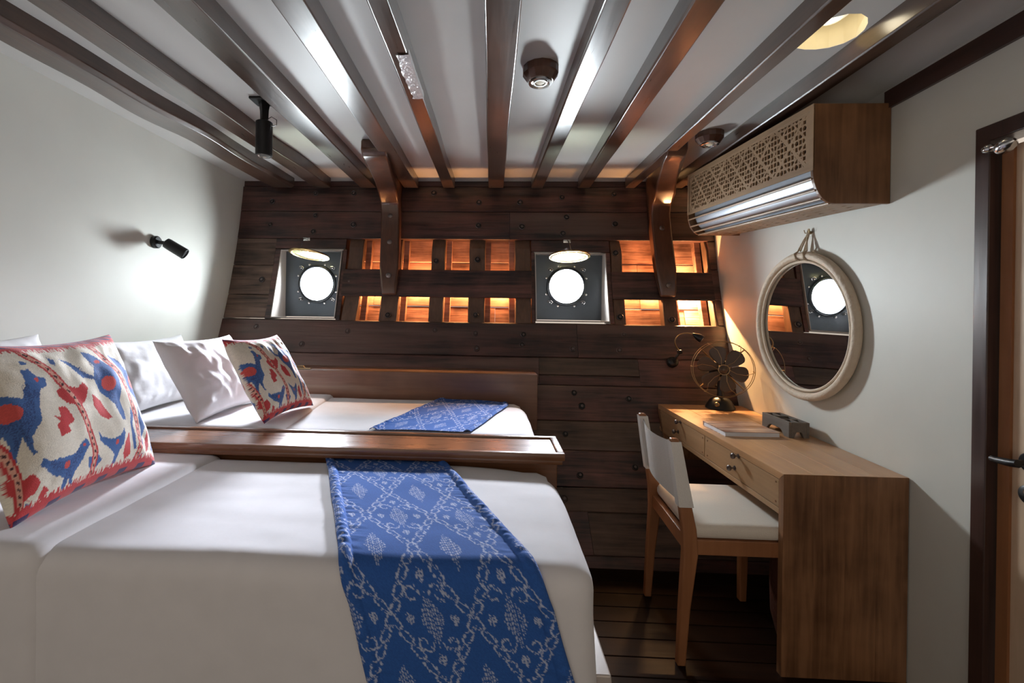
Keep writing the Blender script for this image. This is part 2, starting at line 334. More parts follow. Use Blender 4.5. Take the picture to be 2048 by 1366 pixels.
for i, (x, z) in enumerate(BOLTS):
    nrm = HN(z)
    if bolt0 is None:
        mb = MB(); mb.lathe([(.0215, -.004), (.0215, .001), (.019, .0035), (.0165, .001), (.0165, -.0015)], (0, 0, 0), (0, 0, 1), 20); mb.lathe([(.011, -.003), (.011, .004), (.009, .0065), (.004, .007)], (0, 0, 0), (0, 0, 1), 6)
        bolt0 = mb.obj('bolt', M['black'], wb, smooth=True); b = bolt0; bolt0.data.materials.append(M['iron'])
        for p_ in bolt0.data.polygons:
            if max(Vector(bolt0.data.vertices[v_].co[:2]).length for v_ in p_.vertices) < .0125 or (p_.center.z > .0015 and p_.center.xy.length > .016): p_.material_index = 1
    else: b = bolt0.copy(); COL.objects.link(b); b.parent = wb
    b.location = (x, HY(z)-.004, z); b.rotation_euler = nrm.to_track_quat('Z', 'Y').to_euler()
    k = random.uniform(.85, 1.1); b.scale = (k, k, k)

# ---------------- porthole boxes
skym = bpy.data.materials.new('daylight_sky'); skym.use_nodes = True; nt_ = skym.node_tree; nt_.nodes.remove(nt_.nodes['Principled BSDF'])
e_ = nt_.nodes.new('ShaderNodeEmission'); e_.inputs[0].default_value = (.86, .95, 1, 1); e_.inputs[1].default_value = SKY_E; nt_.links.new(e_.outputs[0], nt_.nodes['Material Output'].inputs[0])
for wi, ((px, pz), (xa, xb), (za, zb)) in enumerate(zip(PORT, ((-1.583, -1.11), (.337, .855)), ((1.262, 1.775), (1.266, 1.766)))):
    YB = 3.47
    mb = MB()   # welded metal sleeve lining the opening
    t = .006
    def quad(a, b, c, d): mb.add([a, b, c, d], [(0, 1, 2, 3)])
    F = lambda x, z: (x, HY(z)-.008, z); B = lambda x, z: (x, YB+.02, z-(.012 if z < 1.4 else 0))
    prof = [(xa, za), (xb, za), (xb, zb), (xa, zb)]
    inn = [(xa+t, za+t), (xb-t, za+t), (xb-t, zb-t), (xa+t, zb-t)]
    for i in range(4):
        a, b = prof[i], prof[(i+1) % 4]; c, d = inn[i], inn[(i+1) % 4]
        quad(F(*a), F(*b), F(*d), F(*c)); quad(F(*c), F(*d), B(*d), B(*c)); quad(F(*a), F(*b), B(*b), B(*a))
    wo = tag(mb.obj('window_%d' % (wi+1), M['boxmetal'], fix=False), kind='structure')
    mb = MB(); R = .128; n = 40     # back plate with the round opening
    rg = [(px+R*math.cos(2*PI*k/n), pz+R*math.sin(2*PI*k/n)) for k in range(n)]
    cc = [(xa+t, za+t), (xb-t, za+t), (xb-t, zb-t), (xa+t, zb-t)]
    out = []
    for k in range(n):
        c, s_ = math.cos(2*PI*k/n), math.sin(2*PI*k/n)
        hx = (xb-t-px) if c > 0 else (px-xa-t); hz = (zb-t-pz) if s_ > 0 else (pz-za-t)
        m_ = max(abs(c)/hx, abs(s_)/hz); out.append((px+c/m_, pz+s_/m_))
    mb.add([(x, YB, z) for x, z in rg+out], [(k, (k+1) % n, (k+1) % n+n, k+n) for k in range(n)])
    for cx, cz in cc:
        ks = sorted(range(n), key=lambda k: (out[k][0]-cx)**2+(out[k][1]-cz)**2)
        onx = [k for k in ks if abs(out[k][0]-cx) < 1e-4][:1]; onz = [k for k in ks if abs(out[k][1]-cz) < 1e-4][:1]
        if onx and onz: mb.add([(out[onx[0]][0], YB, out[onx[0]][1]), (cx, YB, cz), (out[onz[0]][0], YB, out[onz[0]][1])], [(0, 1, 2)])
    mb.obj('back_plate', M['boxback'], wo, fix=False)
    mb = MB(); mb.tube([(px+.136*math.cos(2*PI*k/n), YB-.012, pz+.136*math.sin(2*PI*k/n)) for k in range(n)], .012, 8, closed=True)
    mb.lathe([(.129, 0), (.129, .12), (.134, .12), (.134, 0)], (px, YB-.01, pz), (0, 1, 0), n); mb.f = [f for f in mb.f if len(f) == 4]
    mb.obj('window_frame', M['gun'], wo, smooth=True)
    mb = MB(); mb.add([(px+.129*math.cos(2*PI*k/n), YB+.085, pz+.129*math.sin(2*PI*k/n)) for k in range(n)], [tuple(range(n))])
    mb.obj('sunlit_pane', skym, wo, fix=False)
    mb = MB()          # screwed clamps around the ring
    for k in range(8):
        a = 2*PI*(k+.5)/8; mb.lathe([(.008, 0), (.008, .012), (.004, .014)], (px+.16*math.cos(a), YB, pz+.16*math.sin(a)), (0, -1, 0), 8)
    mb.obj('screws', M['steel'], wo, smooth=True)
    for a in (PI*.25, PI*.75, PI*1.25, PI*1.75):
        cx, cz = px+.172*math.cos(a), pz+.172*math.sin(a)
        mb = MB(); mb.tube([(cx-.016, YB-.012, cz), (cx-.012, YB-.022, cz+.012), (cx+.008, YB-.026, cz+.013), (cx+.02, YB-.02, cz+.002), (cx+.01, YB-.014, cz-.01)], .0035, 6)
        mb.lathe([(.006, 0), (.006, .02), (.003, .022)], (cx, YB, cz), (0, -1, 0), 8); mb.obj('dog_clamp', M['steel'], wo, smooth=True)
    # glass of the port, hinged up and hooked horizontally
    tilt = (-.10, .0)[wi]; hc = Vector(((-1.303, .565)[wi], 3.24, (1.722, 1.725)[wi])); ax = Vector((.10 if wi == 0 else 0, .17, 1)).normalized()
    ux = ax.cross(Vector((0, 1, 0))).normalized(); uy = ax.cross(ux)
    pt = lambda r, a, h=0: hc+ux*(r*math.cos(a))+uy*(r*math.sin(a))+ax*h
    mb = MB(); mb.tube([pt(.126, 2*PI*k/n) for k in range(n)], .010, 8, closed=True); mb.tube([pt(.138, 2*PI*k/n) for k in range(n)], .006, 6, closed=True)
    for s_ in (-.03, .03): mb.tube([pt(.13, PI/2)+ux*s_, pt(.13, PI/2)+ux*s_+Vector((0, .05, -.01))], .008, 6)
    fr = mb.obj('port_ring', M['brass'], wo, smooth=True)
    mb = MB(); mb.lathe([(.12, -.003), (.12, .003)], hc, ax, n); mb.obj('glass', M['glass'], fr)
    mb = MB(); mb.tube([pt(.115, 0), pt(.0, 0), pt(.115, PI)] if wi else [pt(.115, 2.2), pt(0, 0), pt(.115, 5.3)], .003, 6); mb.obj('reflection_bar', M['brassd'], fr)  # thin bar stands in for the reflections crossing the glass
    mb = MB(); hx = px+(-.07, -.01)[wi]      # hook that holds it up
    mb.tube([(hx, 3.40, 1.86), (hx, 3.36, 1.855), (hx+.005, 3.33, 1.83), (hx+.01, 3.31, 1.79), (hx+.012, 3.29, 1.76), (hx+.02, 3.275, 1.755)], .004, 6); mb.box((hx-.025, HY(1.855)-.008, 1.845), (hx+.03, HY(1.855)+.004, 1.87), .002)
    mb.obj('hook', M['steel'], wo, smooth=True)

# ---------------- LED strips hidden behind the stringers
def strip(name, label, x0, x1, e, z=1.50, y=3.432, down=1., color=(1, .47, .17)):
    o = thing(name, label, 'light strip', ((x0+x1)/2, y, z), 'warm light strips in the hull bays')
    mb = MB(); mb.box((x0, y-.004, z-.006), (x1, y+.004, z+.006)); mb.obj('channel', M['steel'], o)
    for d, dz in (((0, 0, 1), .008), ((0, 0, -1), -.008)):
        a = area('strip_glow', (0, 0, dz), d, e*(x1-x0)*(down if dz < 0 else 1), color, 'RECTANGLE', .012, x1-x0); a.parent = o
        a.rotation_euler = (PI if dz > 0 else 0, 0, PI/2)
strip('light_strip', 'warm light strip glowing behind the stringer of the wide bay between the portholes', -1.05, .30, 15, down=1.5)
strip('light_strip', 'warm light strip glowing behind the stringer of the short bay by the right wall', .90, 1.36, 22, down=.8)
strip('light_strip', 'brightest short warm light strip in the hull corner by the right wall', 1.38, 1.58, 60, down=4.2, color=(1, .55, .23))

# ---------------- knees
def knee(label, xa, xb, xa2, xb2, yend, zbot):
    o = thing('knee_bracket', label, 'timber bracket', ((xa+xb)/2, HY(1.5)-.02, zbot), 'curved timber knees under the ceiling')
    fr = [(HY(zbot)-.055, zbot), (HY(1.5)-.075, 1.50), (HY(1.65)-.085, 1.65), (HY(1.9)-.085, 1.9), (HY(2.05)-.09, 2.05), (HY(2.12)-.12, 2.12), (HY(2.18)-.20, 2.17), (HY(2.2)-.38, 2.205), (yend+.10, 2.225), (yend+.03, 2.235), (yend, 2.265), (yend+.005, 2.33)]
    bk = [(HY(2.33)-.0, 2.33), (HY(2.2)-.002, 2.2), (HY(2.0)-.004, 2.0), (HY(1.8)-.004, 1.8), (HY(1.62)-.016, 1.62), (HY(zbot)-.016, zbot)]
    prof = fr+bk
    def fn(p, z, t):
        k = min(1, max(0, (3.3-p)/.6)) if z > 2.0 else 0
        g = .018 if z < 1.56 else 0
        lo_ = xa+(xa2-xa)*k+g*(1-t)+(.035*(2.1-z) if z < 2.1 else 0)*sh; hi_ = xb+(xb2-xb)*k-g*t+(.035*(2.1-z) if z < 2.1 else 0)*sh
        return (lo_+(hi_-lo_)*t, p, z)
    sh = 1
    mb = MB(); mb.prism(prof, fn, 0, 1); mb.obj('knee_timber', M['knee'], o, bevel=.012, smooth=True)
    for z in (2.03, 1.83, 1.58) if xa < 0 else (2.10, 1.95, 1.53):
        mb = MB(); xx = (xa+xb)/2+.035*(2.1-z); mb.lathe([(.019, 0), (.019, .004), (.014, .007)], (xx, HY(z)-.085, z), (0, -1, 0), 12); mb.obj('bolt', M['iron'], o, smooth=True)
    return o
knee('dark curved timber knee hanging from the ceiling nearer the left porthole', -.815, -.675, -.76, -.61, 2.62, 1.44)
knee('curved timber knee glowing orange beside the air conditioner', 1.17, 1.31, 1.0, 1.115, 2.62, 1.45)

# ---------------- ceiling beams
BM = [(-1.75,-1.585,-1.70,-1.50),(-1.42,-1.30,-1.33,-1.215),(-1.02,-.895,-.99,-.87),(-.663,-.561,-.655,-.545),(-.379,-.307,-.357,-.271),(-.026,.085,-.013,.098),(.328,.408,.305,.393),(.584,.679,.65,.737),(.979,1.043,.997,1.066),(1.288,1.356,1.33,1.41)]
BLAB = ['rough log-edged brown ceiling beam, the one closest to the left wall', 'brown ceiling beam, second out from the left wall', 'brown ceiling beam running just beside the black ceiling spotlight', 'glossy dark ceiling beam that meets the left timber knee', 'dark ceiling beam with a torn silvery patch on its edge', 'wide straight ceiling beam running down the middle, left of the round wooden downlight', 'shiny dark ceiling beam just right of the round wooden downlight', 'brown ceiling beam midway between the middle downlight and the cream recess', 'reddish brown ceiling beam that cuts across the cream recess', 'dark ceiling beam running above the air conditioner cover']
for i, (a0, a1, b0, b1) in enumerate(BM):
    mb = MB(); zb = 2.255; rough_ = i in (0, 1); ny = 60
    y0, y1 = -1.1, 3.43; sd = i*13.7; prof = None; vs = []; fs = []
    for j in range(ny+1):
        y = y0+(y1-y0)*j/ny; k = (y-1.35)/(3.4-1.35)
        L_ = a0+(b0-a0)*k; R_ = a1+(b1-a1)*k
        A = .02 if rough_ else .005
        L_ += A*noise.noise(Vector((y*1.4, sd, 0))); R_ += A*noise.noise(Vector((y*1.9, sd+5, 0))); zz_ = zb+A*.5*noise.noise(Vector((y*2.2, sd+9, 0)))
        ch = .035 if i == 0 else .006
        e = (ch*(1+.5*noise.noise(Vector((y*2.5, sd+3, 0))))) if i == 0 else ch
        vs += [(L_, y, CZ+.004), (L_, y, zz_+e), (L_+e, y, zz_), (R_-ch*.5, y, zz_), (R_, y, zz_+ch*.5), (R_, y, CZ+.004)]
    for j in range(ny):
        for q_ in range(6): fs.append((j*6+q_, j*6+(q_+1) % 6, (j+1)*6+(q_+1) % 6, (j+1)*6+q_))
    fs += [tuple(range(6)), tuple(ny*6+q_ for q_ in range(6))[::-1]]
    mb.add(vs, fs); o = mb.obj('ceiling_beam', M['beam'], bevel=.003); tag(o, BLAB[i], 'ceiling beam', 'beams across the ceiling')
    if i == 4:
        mb = MB(); vs = []; fs = []; nn = 14
        for j in range(nn+1):
            y = 1.62+.34*j/nn; r1 = .006*noise.noise(Vector((y*22, 1, 0))); k = (y-1.35)/2.05; R_ = a1+(b1-a1)*k
            vs += [(R_-.045+r1*3, y, 2.2525), (R_-.02, y, 2.251+r1*.4), (R_+.003, y, 2.2535), (R_+.0035, y, 2.272+r1*2)]
        for j in range(nn):
            for q_ in range(3): fs.append((j*4+q_, j*4+q_+1, (j+1)*4+q_+1, (j+1)*4+q_))
        mb.add(vs, fs); pt_ = mb.obj('torn_patch', M['peel'], o, smooth=True); pt_['label'] = 'torn silvery patch'

# ---------------- ceiling fittings
def downlight(label, x, y):
    o = thing('downlight', label, 'ceiling light', (x, y, CZ), 'round wooden downlights')
    mb = MB(); mb.lathe([(.072, 0), (.072, -.03), (.052, -.058), (.046, -.058)], (x, y, CZ), n=14); mb.obj('wooden_ring', M['knee'], o)
    mb = MB(); mb.lathe([(.047, -.05), (.047, -.066), (.039, -.068), (.036, -.062), (.030, -.061), (.028, -.066), (.022, -.066), (.02, -.060), (.001, -.060)], (x, y, CZ), n=28); mb.obj('bezel', M['steel'], o, smooth=True)
    mb = MB(); mb.lathe([(.019, -.058), (.018, -.063), (.008, -.065), (.001, -.0655)], (x, y, CZ), n=20); mb.obj('lens', M['cream'], o, smooth=True)
downlight('round wooden downlight with silver rings in the middle of the ceiling', .197, 1.86)
downlight('small round wooden downlight near the far end of the air conditioner', 1.20, 2.56)
o = thing('ceiling_spotlight', 'black cylinder spotlight hanging from the ceiling on the left', 'spotlight', (-1.085, 2.13, CZ))
mb = MB(); mb.box((-1.14, 2.085, CZ-.012), (-1.03, 2.175, CZ), .003); mb.obj('mounting_plate', M['black'], o)
mb = MB(); mb.lathe([(.03, -.01), (.022, -.05), (.02, -.095)], (-1.085, 2.13, CZ), n=4); mb.lathe([(.012, -.09), (.012, -.12)], (-1.085, 2.13, CZ), n=12); mb.obj('neck', M['black'], o)
mb = MB(); mb.lathe([(.034, -.105), (.038, -.108), (.038, -.265), (.035, -.268), (.033, -.262)], (-1.085, 2.13, CZ), n=28); mb.obj('lamp_head', M['black'], o, smooth=True)
mb = MB(); mb.lathe([(.034, -.266), (.034, -.2695), (.028, -.2695), (.028, -.262), (.001, -.262)], (-1.085, 2.13, CZ), n=28); mb.obj('lens', M['steel'], o, smooth=True)
mb = MB(); mb.tube([(-1.07, 2.12, CZ-.10), (-1.045, 2.12, CZ-.085), (-1.02, 2.12, CZ-.10), (-1.02, 2.12, CZ-.125), (-1.045, 2.12, CZ-.13), (-1.06, 2.12, CZ-.115)], .0018, 6); mb.obj('wire', M['black'], o)
# wall spotlight
o = thing('wall_spotlight', 'small black spotlight with a swivel head on the left wall', 'spotlight', (LX, 2.55, 1.705))
mb = MB(); mb.lathe([(.036, 0), (.036, .02), (.03, .026)], (LX, 2.55, 1.705), (1, 0, 0), 24); mb.obj('wall_base', M['black'], o, smooth=True)
mb = MB(); mb.tube([(LX+.02, 2.55, 1.705), (LX+.07, 2.555, 1.70), (LX+.085, 2.56, 1.692)], .011, 10); mb.obj('swivel_arm', M['black'], o, smooth=True)
d = Vector((.75, .25, -.5)).normalized(); c = Vector((LX+.075, 2.56, 1.697))
mb = MB(); mb.lathe([(.012, -.02), (.029, -.012), (.031, .0), (.033, .105), (.029, .108), (.026, .10), (.001, .10)], c, d, 24); mb.obj('lamp_head', M['black'], o, smooth=True)

# ---------------- door
dr = MB()
def dbox(y0, y1, z0, z1, o0, o1, mb): mb.add([(WX(y)+o, y, z) for y in (y0, y1) for z in (z0, z1) for o in (o0, o1)], [(0, 1, 3, 2), (4, 6, 7, 5), (0, 4, 5, 1), (2, 3, 7, 6), (0, 2, 6, 4), (1, 5, 7, 3)])
dbox(DY0+.03, DY1-.022, .01, DZ-.03, .022, .055, dr)
door = tag(dr.obj('door_1', M['door'], bevel=.002), kind='structure')
mb = MB(); dbox(DY1-.012, DY1+.033, 0, DZ+.045, -.012, .06, mb); dbox(DY0-.033, DY0+.012, 0, DZ+.045, -.012, .06, mb); dbox(DY0, DY1, DZ-.005, DZ+.045, -.012, .06, mb)
mb.obj('door_frame', M['frame'], door, bevel=.003)
mb = MB(); dbox(DY1-.055, DY1-.022, .012, DZ-.032, .014, .0225, mb); mb.obj('edge_strip', M['chairw'], door)
hx = WX(1.36)
mb = MB(); mb.lathe([(.028, -.0), (.028, -.006), (.024, -.010)], (hx+.02, 1.362, .93), (1, 0, 0), 28); mb.lathe([(.009, 0), (.009, -.045)], (hx+.02, 1.362, .93), (1, 0, 0), 12)
mb.tube([(hx-.028, 1.352, .93), (hx-.028, 1.375, .926), (hx-.022, 1.41, .922), (hx-.018, 1.428, .921)], [.011, .011, .0095, .009], 12)
mb.obj('door_handle', M['black'], door, smooth=True)
mb = MB(); mb.lathe([(.028, -.0), (.028, -.006), (.024, -.009)], (hx+.02, 1.362, .838), (1, 0, 0), 28); mb.obj('lock_plate', M['black'], door, smooth=True)
mb = MB(); mb.lathe([(.0095, -.008), (.0095, -.013)], (hx+.02, 1.362, .846), (1, 0, 0), 16); mb.box((hx+.008, 1.3555, .823), (hx+.014, 1.3685, .846), .001); mb.obj('key_cylinder', M['steel'], door, smooth=True)
mb = MB(); mb.tube([(WX(1.45)-.02, 1.452, 1.853), (WX(1.45)-.035, 1.43, 1.85), (WX(1.42)-.03, 1.40, 1.848)], .004, 8)
mb.lathe([(.003, -.018), (.011, -.01), (.013, 0), (.009, .012), (.003, .016)], (WX(1.45)-.022, 1.452, 1.853), (0, 1, 0), 14); mb.lathe([(.004, -.03), (.017, -.018), (.021, 0), (.018, .018), (.006, .03)], (WX(1.4)-.03, 1.395, 1.842), (.2, 1, -.3), 16)
mb.obj('door_stay', M['steel'], door, smooth=True)

# ================================================================ BEDS
def soft_box(a, b, r, res, fn=None, bottom=False):
    dims = [b[i]-a[i] for i in range(3)]; n = [max(2, int(d/res)) for d in dims]; idx = {}; vs = []; fs = []
    def vid(i, j, k):
        if (i, j, k) not in idx:
            p = Vector((a[0]+dims[0]*i/n[0], a[1]+dims[1]*j/n[1], a[2]+dims[2]*k/n[2]))
            c = Vector((min(max(p.x, a[0]+r), b[0]-r), min(max(p.y, a[1]+r), b[1]-r), min(p.z, b[2]-r) if not bottom else min(max(p.z, a[2]+r), b[2]-r)))
            d = p-c
            if d.length > 1e-9: p = c+d.normalized()*r if (d.length > r or True) and (p.x in (a[0], b[0]) or True) else p
            if fn: p = fn(p)
            idx[(i, j, k)] = len(vs); vs.append(p)
        return idx[(i, j, k)]
    for i in range(n[0]):
        for j in range(n[1]):
            fs.append((vid(i, j, n[2]), vid(i+1, j, n[2]), vid(i+1, j+1, n[2]), vid(i, j+1, n[2])))
            if bottom: fs.append((vid(i, j, 0), vid(i, j+1, 0), vid(i+1, j+1, 0), vid(i+1, j, 0)))
    for k in range(n[2]):
        for i in range(n[0]):
            fs.append((vid(i, 0, k), vid(i+1, 0, k), vid(i+1, 0, k+1), vid(i, 0, k+1))); fs.append((vid(i, n[1], k), vid(i, n[1], k+1), vid(i+1, n[1], k+1), vid(i+1, n[1], k)))
        for j in range(n[1]):
            fs.append((vid(0, j, k), vid(0, j, k+1), vid(0, j+1, k+1), vid(0, j+1, k))); fs.append((vid(n[0], j, k), vid(n[0], j+1, k), vid(n[0], j+1, k+1), vid(n[0], j, k+1)))
    mb = MB(); mb.v = [tuple(v) for v in vs]; mb.f = fs; return mb
def wrinkle(p, seed, amp=.004):
    q_ = Vector((p.x*2.2, p.y*5.5, p.z*3+seed)); e = noise.noise(q_)*amp+noise.noise(q_*2.7)*amp*.35
    return Vector((p.x+e*.4, p.y+e*.6, p.z+e))
Z1, Z2 = .737, .775
Y1a, Y1b, FX = 1.055, 1.80, .262       # near bed
Y2a, Y2b = 2.03, 2.865                 # far bed
def platform(label, x1, y0, y1, z1, z0=0, leg=None):
    o = thing('bed', label, 'bed', (-.85, (y0+y1)/2, 0), 'built-in single beds')
    mb = MB(); yb_ = lambda z: min(y1-.004, HY(z)-.012)
    mb.prism([(y0+.035, z0)]+[(yb_(z), z) for z in (z0, .1, .2, .3, z1-.30)]+[(y0+.035, z1-.30)], lambda y, z, t: (t, y, z), LX+.003, x1-.06); mb.obj('base', M['divider'], o)
    soft_box((LX+.004, y0+.02, z1-.27), (x1-.02, y1-.01, z1-.012), .05, .05, bottom=True).obj('mattress', M['white'], o, smooth=True)
    return o
b1 = platform('low built-in single bed under the blue runner in the foreground', FX, Y1a, Y1b, Z1)
mb = MB(); mb.prism([(FX-.055, 0), (FX+.085, 0), (FX+.045, .47), (FX-.055, .47)], lambda x, z, t: (x, t, z), Y1a+.05, Y1b-.01); ft = mb.obj('foot_board', M['boxmetal'], b1, bevel=.004)
platform('built-in single bed tucked against the plank hull beyond the divider', .235, Y2a, Y2b, Z2)
# coverlets
def foot(p, x1, y0, y1):
    # soften the far corner and let the sheet fall a little outwards at the foot
    if p.z < .62: p = Vector((p.x+(.02*max(0, (p.x-(x1-.1))/.1))*(.62-p.z)/.3, p.y, p.z))
    return p
def cov1(p):
    rx = max(0, (p.x-(FX-.38))/.38); ry = max(0, (p.y-(Y1b-.22))/.22)
    p = Vector((p.x, p.y, p.z-.055*rx*rx*ry*ry if p.z > .6 else p.z))
    if p.x > FX-.09: p.x -= .05*ry*ry
    p = foot(p, FX, Y1a, Y1b)
    if p.z < .68: p.y += .006*math.sin(p.x*9)*min(1, (.68-p.z)*4)*(1 if p.y < 1.3 else 0)
    return wrinkle(p, 1, .0045)
c1 = soft_box((LX+.004, Y1a, .30), (FX, Y1b, Z1), .055, .018, cov1)
c1 = c1.obj('coverlet', M['white'], smooth=True); c1.modifiers.new('sub', 'SUBSURF').render_levels = 1
tag(c1, 'plain white coverlet on the near bed, hanging down over its front side', 'coverlet', 'white coverlets')
mb = MB(); xs = lambda y: -1.075+(y-1.1)*.03
def fold1(p):
    if p.x > -1.2: p.x += (.03*(p.y-1.1)-.01)
    return wrinkle(p, 1, .0045)
soft_box((LX+.006, Y1a-.012, .30), (-1.06, Y1b-.001, Z1+.014), .045, .02, fold1).obj('turned_sheet', M['white'], c1, smooth=True)
def cov2(p):
    rx = max(0, (p.x-(-.1))/.33); ry = max(0, (p.y-(Y2b-.25))/.25); p = Vector((p.x-(.07*ry*ry if p.x > .1 else 0), p.y, p.z-(.03*rx*rx*ry if p.z > .6 else 0)))
    return wrinkle(p, 4, .004)
c2 = soft_box((LX+.004, Y2a, .51), (.235, Y2b, Z2), .06, .025, cov2).obj('coverlet', M['white'], smooth=True)
tag(c2, 'white coverlet on the far bed behind the wooden divider, glowing warm along the hull', 'coverlet', 'white coverlets')
def fold2(p):
    if p.x > -1.1: p.x += (-.05*(p.y-2.4))
    return wrinkle(p, 4, .004)
soft_box((LX+.006, Y2a-.008, .51), (-.945, Y2b+.004, Z2+.016), .04, .025, fold2).obj('turned_sheet', M['white'], c2, smooth=True)
# divider between the beds
o = thing('bed_divider', 'polished wooden divider with a panelled flat top between the two beds', 'bed divider', (-.8, 1.87, 0))
DX0, DX1, DYa, DYb, DT = LX+.003, .30, 1.742, 2.0, .797
mb = MB(); mb.box((DX0, DYa+.005, DT-.028), (DX1, DYa+.028, DT), .004); mb.box((DX0, DYb-.028, DT-.028), (DX1, DYb-.005, DT), .004); mb.box((DX1-.028, DYa+.028, DT-.028), (DX1, DYb-.028, DT), .004)
mb.box((DX0, DYa+.012, DT-.045), (DX1-.008, DYb-.012, DT-.026), .003); mb.obj('top_moulding', M['divider'], o, smooth=True)
mb = MB(); mb.box((DX0, DYa+.03, DT-.03), (DX1-.03, DYb-.03, DT-.008)); mb.obj('top_panel', M['divider'], o)
mb = MB(); mb.prism([(DX0, 0), (DX1-.02, 0), (DX1-.02, DT-.044), (DX0, DT-.044)], lambda x, z, t: (x, t, z), DYa+.065, DYb+.02 if False else DYb-.02)
mb.obj('partition', M['divider'], o, bevel=.004)
# board along the hull by the far bed
o = thing('hull_side_board', 'long flat wooden board with a narrow ledge along the hull behind the far bed', 'side board', (-.8, 2.88, 0))
mb = MB(); mb.box((LX+.003, 2.87, .59), (.315, 2.892, .938), .003); mb.obj('board', M['fascia'], o)
mb = MB(); prof = [(2.866, .92), (2.866, .938), (HY(.938)-.006, .938), (HY(.92)-.006, .92)]; mb.prism(prof, lambda p, z, t: (t, p, z), LX+.003, .31); mb.obj('ledge', M['fascia'], o)
o = thing('latch', 'small metal latch lying on the ledge behind the far bed cushions', 'latch', (-1.19, 2.92, .938))
mb = MB(); mb.box((-1.25, 2.90, .938), (-1.15, 2.93, .944), .002); mb.tube([(-1.24, 2.915, .944), (-1.235, 2.915, .955), (-1.20, 2.915, .956), (-1.19, 2.915, .944)], .004, 8); mb.obj('bracket', M['brassd'], o)

